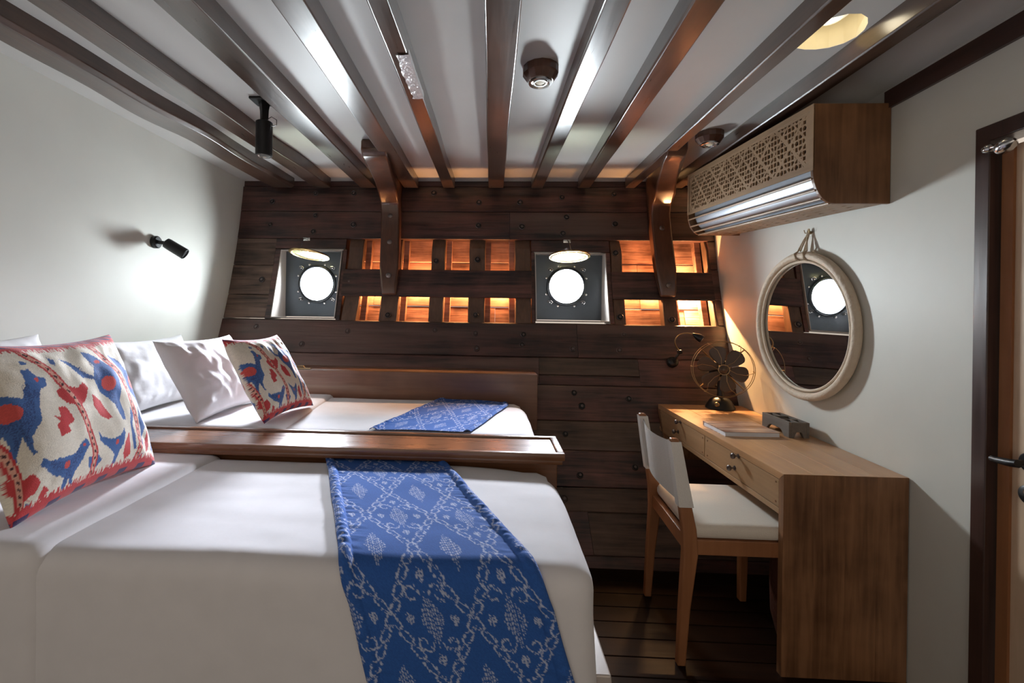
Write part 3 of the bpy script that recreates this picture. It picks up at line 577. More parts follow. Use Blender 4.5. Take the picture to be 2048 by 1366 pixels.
# ---------------- painted cloth helpers
def inpoly(X, Y, poly):
    r = np.zeros(X.shape, bool); n = len(poly)
    for i in range(n):
        x1, y1 = poly[i]; x2, y2 = poly[(i+1) % n]
        c = ((y1 > Y) != (y2 > Y)) & (X < (x2-x1)*(Y-y1)/((y2-y1) if y2 != y1 else 1e-9)+x1); r ^= c
    return r
def polyline(X, Y, pts, wd):
    r = np.zeros(X.shape, bool)
    for (x1, y1), (x2, y2) in zip(pts[:-1], pts[1:]):
        L2 = (x2-x1)**2+(y2-y1)**2; t = np.clip(((X-x1)*(x2-x1)+(Y-y1)*(y2-y1))/L2, 0, 1)
        r |= (X-x1-t*(x2-x1))**2+(Y-y1-t*(y2-y1))**2 < wd*wd
    return r
RND = np.random.RandomState(3)
def ikat_cushion(U, V, flip=False):
    # U,V in 0..1 ; V=0 bottom. Motifs are laid out on a 900x900 drawing with a slanted quad
    n = U.shape[0]
    jit = RND.rand(400)[(U*399).astype(int)]*.010-.005
    Vj = V+jit
    src = np.array([[0, 1], [1, 1], [1, 0], [0, 0]], float); dst = np.array([[-60, 275], [585, 170], [850, 890], [130, 1225]], float)
    A = []; bb = []
    for (u, v), (x, y) in zip(src, dst):
        A.append([u, v, 1, 0, 0, 0, -u*x, -v*x]); bb.append(x); A.append([0, 0, 0, u, v, 1, -u*y, -v*y]); bb.append(y)
    h = np.linalg.solve(np.array(A), np.array(bb)); D = h[6]*U+h[7]*Vj+1
    X = (h[0]*U+h[1]*Vj+h[2])/D; Y = (h[3]*U+h[4]*Vj+h[5])/D
    C = np.empty(U.shape+(3,)); C[:] = (.72, .67, .57)
    RED = (.50, .045, .05); BLU = (.055, .13, .34); DK = (.035, .07, .2)
    blue = [[(-40,560),(0,545),(60,545),(100,560),(110,500),(100,410),(130,405),(150,440),(185,450),(190,490),(160,510),(155,600),(160,680),(130,760),(140,830),(155,850),(140,860),(115,800),(100,760),(90,860),(100,890),(80,880),(70,800),(50,740),(20,760),(30,860),(10,850),(-5,740),(-50,690)],
            [(255,335),(300,350),(350,410),(400,430),(410,370),(370,320),(360,290),(400,300),(450,330),(500,370),(530,430),(545,500),(540,560),(560,620),(570,680),(550,680),(530,630),(515,590),(480,560),(430,520),(400,450),(345,440),(290,370)],
            [(495,295),(560,325),(600,370),(640,380),(670,440),(690,520),(700,600),(720,640),(690,600),(665,540),(620,500),(590,460),(570,400),(530,345)],
            [(175,885),(210,910),(260,895),(320,880),(340,820),(360,795),(385,830),(370,870),(360,930),(340,980),(335,1020),(350,1050),(325,1040),(315,1010),(315,1075),(295,1065),(290,1010),(240,990),(200,950),(170,925)],
            [(430,755),(450,785),(500,805),(540,780),(555,735),(568,760),(570,830),(555,870),(555,940),(540,965),(530,900),(510,880),(480,850),(440,810)],
            [(390,910),(430,888),(468,920),(455,965),(410,970)], [(600,595),(622,640),(615,700),(645,760),(662,850),(650,850),(620,760),(598,690)],
            [(655,565),(680,640),(716,690),(700,760),(716,830),(700,800),(688,720),(663,660)], [(740,655),(780,700),(792,760),(797,835),(783,820),(768,750),(743,700)],
            [(0,950),(30,975),(48,1040),(50,1130),(30,1090),(-20,1040)], [(105,360),(130,365),(125,385),(105,380)], [(215,330),(238,345),(232,380),(215,365)],
            [(660,900),(700,880),(715,860),(690,905)], [(150,1110),(190,1130),(170,1150)]]
    red = [[(228,610),(262,610),(285,650),(302,690),(270,720),(285,752),(240,778),(218,710),(232,690),(203,655),(235,670)], [(230,520),(250,490),(320,500),(340,465),(366,500),(350,580),(320,602),(270,590),(240,555)],
           [(383,535),(430,570),(470,630),(497,670),(470,682),(430,660),(393,600)], [(594,750),(620,820),(636,880),(610,917),(584,880),(578,830)], [(730,705),(746,740),(757,830),(735,852),(726,800)],
           [(78,955),(110,1000),(150,955),(190,1010),(180,1060),(150,1092),(185,1112),(120,1082),(83,1020)], [(205,1035),(237,1060),(215,1112),(198,1095)], [(700,510),(715,560),(708,570),(696,530)]]
    for p in blue: C[inpoly(X, Y, p)] = BLU
    for p in blue[:4]:
        c = np.mean(p, axis=0); m = inpoly(X, Y, [(c[0]+(a-c[0])*.7, c[1]+(b-c[1])*.7) for a, b in p]) & (RND.rand(*U.shape) > .5); C[m] = DK
    for p in red: C[inpoly(X, Y, p)] = RED
    for (cx, cy, rx, ry) in ((50, 630, 48, 48), (474, 468, 36, 42), (638, 435, 20, 40), (290, 938, 14, 20), (528, 822, 9, 15), (150, 460, 8, 12), (430, 343, 16, 10), (430, 920, 14, 12), (355, 830, 7, 9)):
        C[((X-cx)/rx)**2+((Y-cy)/ry)**2 < 1] = (.58, .08, .07)
    for pts, wd in (([(90,270),(200,400),(300,560),(370,720),(420,880),(455,1070)], 15), ([(420,255),(540,400),(600,520),(650,680),(685,800),(675,960)], 14), ([(-60,560),(0,690),(60,830),(110,990),(140,1140)], 15)):
        C[polyline(X, Y, pts, wd)] = RED; C[polyline(X, Y, pts, wd*.5)] = (.68, .36, .28)
        C[polyline(X, Y, pts, wd*.3) & (np.sin(Y*.16) > .35)] = (.06, .02, .03)
    jb = jit*4
    C[(V+jb < .068)] = RED; C[(V+jb > .925)] = RED
    C[(V > .955) & (np.sin(U*60+V*200) > .3)] = (.03, .04, .14); C[(V < .03) & (np.sin(U*40) > .2)] = (.05, .03, .1)
    return C*(.9+.2*RND.rand(*U.shape))[..., None]
def pillow(name, O, eu, ev, en, W, H, T, mt, parent=None, n=60, seed=0, paint=None, wr=.012, sag=0):
    """O = middle of the lower edge; eu, ev, en unit axes (across, up, outwards)."""
    O, eu, ev, en = Vector(O), Vector(eu).normalized(), Vector(ev).normalized(), Vector(en).normalized()
    vs = []; fs = []; cols = []; N1 = n+1
    for side in (1, -1):
        for j in range(N1):
            for i in range(N1):
                u, v = -1+2*i/n, -1+2*j/n
                px = u*(1-.07*(1-v*v)); pv = v*(1-.10*(1-u*u))
                t = max(0., (1-u**4)*(1-v**4))**.5*(1-.35*(u*u+v*v)/2); 
                edge = min(1., 4*min(1-abs(u), 1-abs(v)))
                f = wr*edge*(noise.noise(Vector((u*2.2+seed, v*2.2, side*3+seed)))+.5*noise.noise(Vector((u*6+seed, v*3, side+seed)))+.22*noise.noise(Vector((u*4+v*9+seed, v*5-u*7, side)))*3*max(0, abs(u*v)-.05))
                fold_ = wr*.35*edge*math.exp(-((abs(u)+abs(v)-1.45)/.25)**2)*math.sin(12*math.atan2(abs(v), abs(u))+seed)
                p = O+eu*(px*W/2)+ev*((pv+1)*H/2-sag*(1-u*u)*max(0, v)*.5)+en*(side*(T/2*t)+(f+fold_))
                vs.append(p)
    st = N1*N1
    for s_ in (0, 1):
        for j in range(n):
            for i in range(n):
                a = s_*st+j*N1+i; fs.append((a, a+1, a+1+N1, a+N1) if s_ == 0 else (a, a+N1, a+1+N1, a+1))
    mb = MB(); mb.v = [tuple(v) for v in vs]; mb.f = fs
    o = mb.obj(name, mt, parent, fix=False)
    if paint:
        g = np.linspace(0, 1, N1); U, V = np.meshgrid(g, g); Cc = paint(U, V); C2 = Cc[:, ::-1]
        arr = np.concatenate([Cc.reshape(-1, 3), C2.reshape(-1, 3)]); arr = np.concatenate([arr, np.ones((len(arr), 1))], 1)
        at = o.data.color_attributes.new('dye', 'FLOAT_COLOR', 'POINT'); at.data.foreach_set('color', arr.astype(np.float32).ravel())
    bm = bmesh.new(); bm.from_mesh(o.data); bmesh.ops.remove_doubles(bm, verts=bm.verts[:], dist=1e-5); bm.to_mesh(o.data); bm.free()
    for p in o.data.polygons: p.use_smooth = True
    return o
M['ikat'] = cloth_attr('ikat_cushion_cloth', .9, .4, 350)
M['runner'] = cloth_attr('runner_cloth', .9, .3, 500, .0)
G = 'white bed pillows'
o = pillow('cushion', (-1.235, 1.385, Z1+.012), (.03, 1, 0), (-.38, .03, .92), (.92, -.03, .38), .50, .52, .20, M['ikat'], n=230, seed=2, paint=ikat_cushion, wr=.010)
tag(o, 'large ikat cushion with blue animals and red figures on the near bed', 'cushion', 'ikat cushions')
o = pillow('pillow', (-1.66, 1.45, Z1+.012), (0, 1, 0), (-.36, 0, .93), (.93, 0, .36), .66, .50, .16, M['pillow'], seed=5); tag(o, 'white pillow hidden behind the large ikat cushion on the near bed', 'pillow', G)
o = pillow('cushion', (-1.00, 2.28, Z2+.02), (.17, 1, 0), (-.50, .06, .86), (.86, -.12, .5), .42, .45, .15, M['ikat'], n=180, seed=9, paint=ikat_cushion, wr=.010)
tag(o, 'smaller-looking ikat cushion with a red and blue pattern on the far bed', 'cushion', 'ikat cushions')
o = pillow('pillow', (-1.33, 2.34, Z2+.015), (.08, 1, 0), (-.50, 0, .87), (.87, -.08, .5), .56, .44, .16, M['pillow'], seed=11, wr=.016); tag(o, 'crumpled white pillow leaning right behind the ikat cushion on the far bed', 'pillow', G)
o = pillow('pillow', (-1.74, 2.34, Z2+.015), (0, 1, 0), (-.26, 0, .96), (.96, 0, .26), .62, .39, .17, M['pillow'], seed=17); tag(o, 'white pillow against the left wall at the head of the far bed', 'pillow', G)

# ---------------- runners
def runner_dye(s, t, W):
    # s metres along, t metres across (arrays)
    col_ = np.floor(t/.0028).astype(int) % 997; j = (RND.rand(997)[col_]-.5)*.009
    S_ = s+j; A, B = .095, .165
    a = (t/A+1) % 2-1; b = (S_/B) % 2-1
    C = np.empty(s.shape+(3,)); C[:] = (.020, .098, .37)
    LT = np.array((.40, .46, .64))
    d = np.abs(a)+np.abs(b)-1; dm = d/math.hypot(1/A, 1/B); al = S_
    wv = .0085*np.clip(1.5*np.abs(np.sin(al*PI/.034)), 0, 1)
    on = np.abs(np.abs(dm)-wv) < .0021
    for (ca, cb) in ((0, 0), (1, 1), (-1, 1), (1, -1), (-1, -1)):
        aa, bb_ = a-ca, b-cb; di = np.abs(aa)/.30+np.abs(bb_)/.40
        stg = np.floor(t*170) % 2*.5
        if True: on |= (di < 1) & ((t*170) % 1 < .58) & ((S_*95+stg) % 1 < .66)
    for ca in (-.33, .33):
        for cb in (-.33, .33):
            x = (a-ca)*A*np.sign(ca); y = (b-cb)*B*np.sign(cb); r = np.hypot(x, y); th = np.arctan2(y, x)
            on |= (np.abs(r-(.005+.0026*(th+PI))) < .0021) & (r < .022)
    for (ca, cb) in ((0, .56), (0, -.56), (.55, 0), (-.55, 0)):
        x = np.abs(a-ca)*A; y = np.abs(b-cb)*B
        on |= ((x < .0018) & (y < .013)) | ((y < .0022) & (x < .009)) | (np.abs(np.hypot(x, y)-.0085) < .0014)
    on &= RND.rand(*s.shape) > .10
    C[on] = LT
    return C*(.88+.24*RND.rand(*s.shape))[..., None]
def runner(name, path, W, res, label):
    """path(s)->(point, normal, cross direction); sample grid."""
    L = path(None); ns = int(L/res); nt = int(W/res); vs = []; P_ = []
    for i in range(ns+1):
        s = L*i/ns
        for k in range(nt+1):
            t = W*k/nt-W/2
            p, nr = path(s, t)
            e = (W/2-abs(t)); b = 0
            if e < .034: b = .009*math.sin(PI*e/.034)**.7*(1+.5*noise.noise(Vector((s*55, t*9, 3))))
            elif e < .09: b = .0022*noise.noise(Vector((s*70, t*18, 5)))*(.09-e)/.05
            b += .0025*noise.noise(Vector((s*7, t*7, 1)))
            vs.append(p+nr*(.0045+max(b, -.003)))
    N1 = nt+1
    fs = [(i*N1+k, i*N1+k+1, (i+1)*N1+k+1, (i+1)*N1+k) for i in range(ns) for k in range(nt)]
    mb = MB(); mb.v = [tuple(v) for v in vs]; mb.f = fs; o = mb.obj(name, M['runner'], fix=False)
    s, t = np.meshgrid(np.linspace(0, L, ns+1), np.linspace(0, W, nt+1), indexing='ij'); C = runner_dye(s, t, W).reshape(-1, 3)
    arr = np.concatenate([C, np.ones((len(C), 1))], 1)
    at = o.data.color_attributes.new('dye', 'FLOAT_COLOR', 'POINT'); at.data.foreach_set('color', arr.astype(np.float32).ravel())
    for p in o.data.polygons: p.use_smooth = True
    sm = o.modifiers.new('thick', 'SOLIDIFY'); sm.thickness = .002; sm.offset = 0
    tag(o, label, 'bed runner', 'blue ikat bed runners'); return o
def path1(s, t=0):
    r = .055; top = (Y1b-.004)-(Y1a+r); arc = PI/2*r; hang = .34
    if s is None: return top+arc+hang
    if s < top: y, z, n_ = Y1b-.004-s, Z1, Vector((0, 0, 1))
    elif s < top+arc: a = (s-top)/r; y, z, n_ = Y1a+r-r*math.sin(a), Z1-r+r*math.cos(a), Vector((0, -math.sin(a), math.cos(a)))
    else: y, z, n_ = Y1a, Z1-r-(s-top-arc), Vector((0, -1, 0))
    x = -.405+.41*min(s, .80)+.27*max(0, s-.80)+t
    p = cov1(Vector((x, y, z))); return p+n_*.003, n_
runner('bed_runner', path1, .475, .0024, 'blue ikat runner laid across the near bed and hanging over its side')
def path2(s, t=0):
    if s is None: return Y2b-.02-(Y2a+.05)
    y = Y2b-.02-s; x = -.055-.33*s+t; p = Vector((x, y, Z2)); p = cov2(p)
    if y > Y2b-.06: p.z -= (y-(Y2b-.06))**2/.12
    return p+Vector((0, 0, .003)), Vector((0, 0, 1))
runner('bed_runner', path2, .47, .0032, 'blue ikat runner laid across the far bed, its end browned by warm light')

# ================================================================ DESK
KX = 1.10; KY0, KY1, KZ = 1.735, 2.985, .75
o = thing('desk', 'wooden waterfall desk with two drawers built against the right wall', 'desk', (1.3, 2.3, 0))
def slab(mb, z0, z1, y0, y1, xf, ch=0):
    g = .004
    vs = [(xf, y0, z0), (xf, y1, z0), (WX(y1)-g, y1, z0), (WX(y0)-g, y0, z0)]; vs += [(a, b, z1) for a, b, c in vs]
    mb.add(vs, [(0, 1, 2, 3), (4, 7, 6, 5), (0, 4, 5, 1), (1, 5, 6, 2), (2, 6, 7, 3), (3, 7, 4, 0)])
T = .028
mb = MB()   # top: boards along the desk, mitred at the near end
for k in range(4):
    f0, f1 = k/4, (k+1)/4
    def X(y, f): return KX+(WX(y)-.004-KX)*f
    prof = [(KY0, KZ), (KY1, KZ), (KY1, KZ-T), (KY0+T, KZ-T)]
    n_ = 4; vs = [(X(y, f0)+(.0006 if k else 0), y, z) for y, z in prof]+[(X(y, f1), y, z) for y, z in prof]
    mb.add(vs, [(0, 1, 2, 3), (4, 7, 6, 5), (0, 4, 5, 1), (1, 5, 6, 2), (2, 6, 7, 3), (3, 7, 4, 0)])
mb.obj('desk_top', M['desk'], o, bevel=.0012)
mb = MB()
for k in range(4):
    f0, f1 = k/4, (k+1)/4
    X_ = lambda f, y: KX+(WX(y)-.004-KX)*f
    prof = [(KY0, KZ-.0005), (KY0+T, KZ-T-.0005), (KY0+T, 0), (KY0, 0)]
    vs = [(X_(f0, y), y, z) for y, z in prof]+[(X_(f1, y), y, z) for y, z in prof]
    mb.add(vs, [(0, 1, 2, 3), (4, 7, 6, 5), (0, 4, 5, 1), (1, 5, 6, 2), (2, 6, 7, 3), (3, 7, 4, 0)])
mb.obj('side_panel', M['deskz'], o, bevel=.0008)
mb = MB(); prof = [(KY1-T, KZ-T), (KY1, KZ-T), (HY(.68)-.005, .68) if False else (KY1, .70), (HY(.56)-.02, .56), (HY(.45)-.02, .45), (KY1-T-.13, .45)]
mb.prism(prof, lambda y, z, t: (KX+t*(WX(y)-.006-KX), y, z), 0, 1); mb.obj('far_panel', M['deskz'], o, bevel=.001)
mb = MB(); zr0, zr1 = .59, .612
slab(mb, zr0, zr1, KY0+T, KY1-T, KX+.001); mb.obj('bottom_rail', M['drawer'], o, bevel=.002)
mb = MB(); mb.box((KX+.35, KY0+T, zr1), (KX+.36, KY1-T-.02, KZ-T)); mb.box((KX+.004, 2.345, zr1), (KX+.33, 2.357, KZ-T)); mb.obj('divider', M['drawer'], o)
def drawer(y0, y1, lab):
    mb = MB(); mb.box((KX+.002, y0, zr1+.002), (KX+.022, y1, KZ-T-.002), .0015)
    mb.box((KX+.022, y0+.01, zr1+.01), (KX+.32, y1-.01, KZ-T-.02))
    d = mb.obj('drawer', M['drawer'], o)
    for yy in (y0+.018, y1-.018):
        for z_ in (zr1+.018, KZ-T-.018): mb = MB(); mb.lathe([(.004, 0), (.004, .0015)], (KX+.002, yy, z_), (-1, 0, 0), 10); mb.obj('peg', M['deskz'], d)
    for dy, z_, s_ in ((-.012, KZ-T-.004, 1.), (.018, .655, 1.)):
        c = (KX+.002, (y0+y1)/2+dy, z_)
        mb = MB(); mb.lathe([(.011, 0), (.011, .002), (.004, .004), (.0035, .014), (.008, .017), (.0125, .021), (.0135, .027), (.010, .032), (.004, .034)], c, (-1, 0, 0), 8); mb.obj('knob', M['iron'], d, smooth=True)
drawer(KY0+T+.003, 2.343, ''); drawer(2.359, KY1-T-.003, '')

# ---------------- things on the desk
o = thing('book', 'thick pale-edged book with a patterned brown cover on the desk', 'book', (1.27, 2.33, KZ))
bm_ = Matrix.Translation((1.142, 2.238, KZ)) @ Matrix.Rotation(.02, 4, 'Z')
def loc(mb, f): mb.v = [tuple(f @ Vector(v)) for v in mb.v]; return mb
mb = MB(); mb.box((.003, .002, .002), (.258, .214, .021)); loc(mb, bm_).obj('pages', M['paper'], o)
cov = wood('book_cover', (.22, .08, .045), (.70, .52, .40), 'X', rough=.35, bump=0, fine=1.2, blotch=.3, lo=.42, hi=.56)
mb = MB(); mb.box((0, 0, 0), (.26, .216, .002)); mb.box((0, 0, .021), (.26, .216, .0235)); mb.box((0, .214, 0), (.26, .217, .0235)); loc(mb, bm_).obj('cover', cov, o)
# grey wooden organiser: arched block with square wells
o = thing('desk_organiser', 'weathered grey wooden block with square wells and arched feet by the mirror wall', 'organiser', (1.49, 2.36, KZ))
f = Matrix.Translation((1.442, 2.243, KZ)) @ Matrix.Rotation(-.03, 4, 'Z'); OW, OL, OH = .094, .225, .074
mb = MB(); hh = .030
def arch(u, L_): 
    k = abs(u/L_-.5)*2; return 0 if k > .62 else hh*min(1, (.62-k)/.25)**.6
ny = 24
for (xa, xb) in ((0, .014), (OW-.014, OW)):
    pr = [(0, OH), (0, 0)]+[(OL*i/ny, arch(OL*i/ny, OL)) for i in range(1, ny)]+[(OL, 0), (OL, OH)]; mb.prism(pr, lambda y, z, t: (t, y, z), xa, xb)
for (ya, yb) in ((0, .014), (OL-.014, OL)):
    pr = [(.014, OH), (.014, 0)]+[(.014+(OW-.028)*i/12, arch(OW*i/12, OW)*.9) for i in range(0, 13)]+[(OW-.014, 0), (OW-.014, OH)]; mb.prism(pr, lambda x, z, t: (x, t, z), ya, yb)
for y_ in (.068, .140): mb.box((.013, y_, .032), (OW-.013, y_+.012, OH))
mb.box((OW/2-.005, .013, .032), (OW/2+.005, .07, OH)); mb.box((OW/2-.005, .15, .032), (OW/2+.005, OL-.013, OH)); mb.box((.012, .012, .030), (OW-.012, OL-.012, .036))
loc(mb, f).obj('block', M['greyw'], o, bevel=.0015)
# desk fan
FC = Vector((1.432, 2.85, 1.0)); FNv = Vector((-.30, -.95, .03)).normalized()
o = thing('desk_fan', 'antique black desk fan with a brass wire cage at the far desk end', 'fan', (1.46, 2.88, KZ))
bc = Vector((FC.x, FC.y, KZ))-FNv*.05; bc.z = KZ
mb = MB(); mb.lathe([(.082, 0), (.084, .006), (.078, .02), (.060, .05), (.045, .064), (.022, .07), (.018, .10), (.02, .17)], bc, n=28); mb.obj('base', M['black'], o, smooth=True)
mb = MB(); mb.lathe([(.014, 0), (.014, .008), (.010, .012)], bc+Vector((-.045, -.052, .032)), (-.5, -.8, .35), 12); mb.obj('switch_knob', M['brassd'], o, smooth=True)
mb = MB(); mb.lathe([(.012, -.01), (.04, .0), (.052, .02), (.054, .07), (.046, .095), (.02, .11)], FC-FNv*.02, -FNv, 24)
for s_ in (-1, 1):
    side = FNv.cross(Vector((0, 0, 1))).normalized()*s_; mb.tube([bc+Vector((0, 0, .12)), bc+side*.05+Vector((0, 0, .15)), bc+side*.06+Vector((0, 0, .235))], .007, 8)
mb.obj('motor', M['black'], o, smooth=True)
ux = FNv.cross(Vector((0, 0, 1))).normalized(); uz = ux.cross(FNv)
pol = lambda r, a, h=0: FC+ux*(r*math.cos(a))+uz*(r*math.sin(a))+FNv*h
mb = MB(); mb.lathe([(.008, -.02), (.026, -.012), (.030, .0), (.024, .016), (.012, .022), (.006, .028)], FC+FNv*.02, FNv, 20); mb.obj('hub', M['blade'], o, smooth=True)
for k in range(6):
    a0 = k*PI/3+.25; mb = MB(); nr, na = 12, 10; vs = []
    for i in range(nr+1):
        r = .024+.118*i/nr; wd = .010+.036*math.sin(min(1, i/nr*1.12)*PI*.62)**1.2
        if i > nr*.75: wd *= math.sqrt(max(.02, 1-((i/nr-.75)/.255)**2))
        for j in range(na+1):
            q_ = -1+2*j/na; aa = a0+math.atan2(q_*wd, r); vs.append(pol(math.hypot(r, q_*wd), aa, .018+.32*q_*wd*(1-.3*i/nr)))
    fs = [(i*(na+1)+j, i*(na+1)+j+1, (i+1)*(na+1)+j+1, (i+1)*(na+1)+j) for i in range(nr) for j in range(na)]
    mb.add(vs, fs); bl = mb.obj('blade', M['blade'], o, fix=False, smooth=True); sm = bl.modifiers.new('t', 'SOLIDIFY'); sm.thickness = .0016
mb = MB(); n = 56
for r, h in ((.166, .045), (.170, -.012)): mb.tube([pol(r, 2*PI*k/n, h) for k in range(n)], .0019, 6, closed=True)
mb.tube([pol(.030, 2*PI*k/20, .060) for k in range(20)], .0022, 6, closed=True)
for k in range(6):
    a = k*PI/3+.05; pts = [pol(.032, a, .060), pol(.07, a+.25, .064), pol(.12, a+.18, .060), pol(.156, a+.03, .052), pol(.168, a, .040), pol(.172, a, -.014)]
    mb.tube(pts, .0015, 6)
for k in range(4):
    a = PI/4+k*PI/2; mb.tube([pol(.171, a, -.014), pol(.12, a, -.03), pol(.05, a, -.04)], .004, 6)
for k in range(6):
    a = k*PI/3+.05; mb.lathe([(.004, -.004), (.005, 0), (.004, .004)], pol(.170, a, -.012), FNv, 8)
mb.obj('cage', M['brassd'], o, smooth=True)

# ---------------- gooseneck lamp on the hull
lz = 1.0; lx = 1.245; lp = Vector((lx, HY(lz), lz))
o = thing('gooseneck_lamp', 'small black gooseneck reading lamp fixed to the plank hull above the fan', 'reading lamp', tuple(lp))
mb = MB(); mb.lathe([(.036, -.006), (.036, .022), (.028, .034), (.012, .04)], lp, HN(lz), 24); mb.tube([lp+Vector((0, -.03, .0)), lp+Vector((.005, -.07, .05)), lp+Vector((.02, -.075, .075))], .008, 8); mb.lathe([(.014, -.012), (.014, .012)], lp+Vector((.02, -.075, .08)), (1, 0, .2), 12)
mb.obj('wall_base', M['black'], o, smooth=True)
pts = [lp+Vector(v) for v in ((.02, -.075, .085), (-.01, -.09, .12), (-.02, -.10, .16), (.005, -.11, .197), (.05, -.12, .208), (.09, -.13, .198))]
fine = []
for i in range(len(pts)-1):
    for t in (0, .33, .66):
        p0, p1, p2, p3 = pts[max(i-1, 0)], pts[i], pts[i+1], pts[min(i+2, len(pts)-1)]
        fine.append(.5*((2*p1)+(p2-p0)*t+(2*p0-5*p1+4*p2-p3)*t*t+(3*p1-p0-3*p2+p3)*t**3))
fine.append(pts[-1])
mb = MB(); mb.tube(fine, .0042, 8); mb.obj('gooseneck', M['brassd'], o, smooth=True)
mb = MB(); hd = Vector((.72, -.35, -.5)).normalized(); mb.lathe([(.006, -.02), (.010, -.012), (.022, .012), (.026, .035), (.024, .045), (.020, .043), (.001, .040)], pts[-1]+hd*.008, hd, 20); mb.obj('lamp_head', M['black'], o, smooth=True)
mb = MB(); mb.lathe([(.018, .0415), (.012, .046), (.001, .047)], pts[-1]+hd*.008, hd, 16); mb.obj('lens', M['cream'], o, smooth=True)

# ---------------- mirror
MC = Vector((1.552, 2.315, 1.288)); nrm = Vector((-1, -.008, .027)).normalized(); mu = Vector((-.008, 1, 0)).normalized(); mv = mu.cross(nrm).normalized()
if mv.z < 0: mv = -mv
mp_ = lambda r, a, h=0: MC+mu*(r*(math.cos(a)+.045*math.sin(a)))+mv*(r*(1.018*math.sin(a)+.045*math.cos(a)))+nrm*h
o = thing('round_mirror', 'round mirror in a pale rattan frame hanging on the right wall', 'mirror', tuple(MC))
n = 72
mb = MB(); mb.add([mp_(.312, 2*PI*k/n, .004) for k in range(n)]+[mp_(.312, 2*PI*k/n, -.006) for k in range(n)], [tuple(range(n)), tuple(range(n, 2*n))[::-1]]+[(k, k+n, (k+1) % n+n, (k+1) % n) for k in range(n)])
mb.obj('mirror_glass', M['mirror'], o, fix=False)
mb = MB(); rr = [.0195+.0012*noise.noise(Vector((math.cos(2*PI*k/n)*4, math.sin(2*PI*k/n)*4, 0))) for k in range(n)]
mb.tube([mp_(.337, 2*PI*k/n, .012) for k in range(n)], rr, 14, closed=True)
mb.obj('frame', M['rattan'], o, smooth=True)
mb = MB(); mb.tube([mp_(.309, 2*PI*k/n, .014) for k in range(n)], .007, 8, closed=True); mb.obj('inner_cane', M['rattan'], o, smooth=True)
hk = Vector((WX(2.31)-.012, 2.32, 1.745))
for s_ in (-1, 1):
    mb = MB(); a = PI/2+s_*.09
    mb.tube([mp_(.336, a+.02*j, .012)+(mp_(1, a, 0)-MC).normalized()*.025*math.cos(j*1.05)+nrm*.025*math.sin(j*1.05) for j in range(7)], .0042, 8)
    mb.tube([mp_(.36, a, .012), (mp_(.36, a, .012)+hk)/2+Vector((0, s_*.006, .01)), hk+Vector((0, s_*.006, .004)), hk+Vector((0, 0, .018))], .0042, 8); mb.tube([mp_(.36, a-s_*.05, .012), hk+Vector((0, -s_*.004, 0))], .0042, 8)
    mb.obj('hanging_cord', M['rope'], o, smooth=True)
mb = MB()
for s_ in (-1, 1): mb.tube([hk+Vector((.012, s_*.014, 0)), hk+Vector((-.008, s_*.014, 0)), hk+Vector((-.01, s_*.018, .015))], .0022, 6)
mb.lathe([(.008, 0), (.008, .01)], hk+Vector((.011, 0, 0)), (-1, 0, 0), 10); mb.obj('hook', M['brassd'], o)

# ---------------- air conditioner cover
AL, AH, AD = 1.20, .392, .292
A0 = Vector((1.5535, 1.842, 1.777))
ac = lambda u, l, h: (A0.x-u+.025*l, A0.y+l, A0.z+h+.058*l)
o = thing('air_conditioner', 'air conditioner inside a wooden cover with a pierced lattice front, high on the right wall', 'air conditioner', tuple(A0))
# u: distance from wall, h: height. outline of the end panels
arc_ = [(AD-.085*(1-math.sin(PI/2*i/8))-.0, .131*(1-math.cos(PI/2*i/8))) for i in range(9)]
end = [(0.0, 0), (AD-.085, 0)]+arc_[1:]+[(AD, AH), (0, AH)]
for l0 in (0, AL-.016):
    mb = MB(); mb.prism([(u-(.0), h) for u, h in end], lambda u, h, t: ac(u-(.038*l0/AL if u == 0 else 0), t, h), l0, l0+.016); mb.obj('end_panel', M['acw'], o, bevel=.002)
mb = MB(); mb.prism([(0, AH-.012), (AD, AH-.012), (AD, AH), (0, AH)], lambda u, h, t: ac(u, t, h), .016, AL-.016); mb.obj('top_panel', M['acw'], o)
def grid_panel(fn, L_, H_, res, hole, th, name, mt, parent):
    nl, nh = int(L_/res), int(H_/res); vs = []; fs = []; idx = {}
    hl = np.array([[hole((i+.5)*L_/nl, (j+.5)*H_/nh) for j in range(nh)] for i in range(nl)], bool)
    def vid(i, j, s):
        if (i, j, s) not in idx: idx[(i, j, s)] = len(vs); vs.append(fn(i*L_/nl, j*H_/nh, s*th))
        return idx[(i, j, s)]
    for i in range(nl):
        for j in range(nh):
            if hl[i, j]: continue
            fs.append((vid(i, j, 0), vid(i+1, j, 0), vid(i+1, j+1, 0), vid(i, j+1, 0)))
            fs.append((vid(i, j, 1), vid(i, j+1, 1), vid(i+1, j+1, 1), vid(i+1, j, 1)))
            for di, dj, (p, q_) in ((-1, 0, ((i, j), (i, j+1))), (1, 0, ((i+1, j+1), (i+1, j))), (0, -1, ((i+1, j), (i, j))), (0, 1, ((i, j+1), (i+1, j+1)))):
                a, b = i+di, j+dj
                if a < 0 or b < 0 or a >= nl or b >= nh or hl[a, b]: fs.append((vid(*p, 0), vid(*q_, 0), vid(*q_, 1), vid(*p, 1)))
    mb = MB(); mb.v = vs; mb.f = fs; return mb.obj(name, mt, parent, fix=False)
LH0 = .135; LHH = AH-.012-LH0
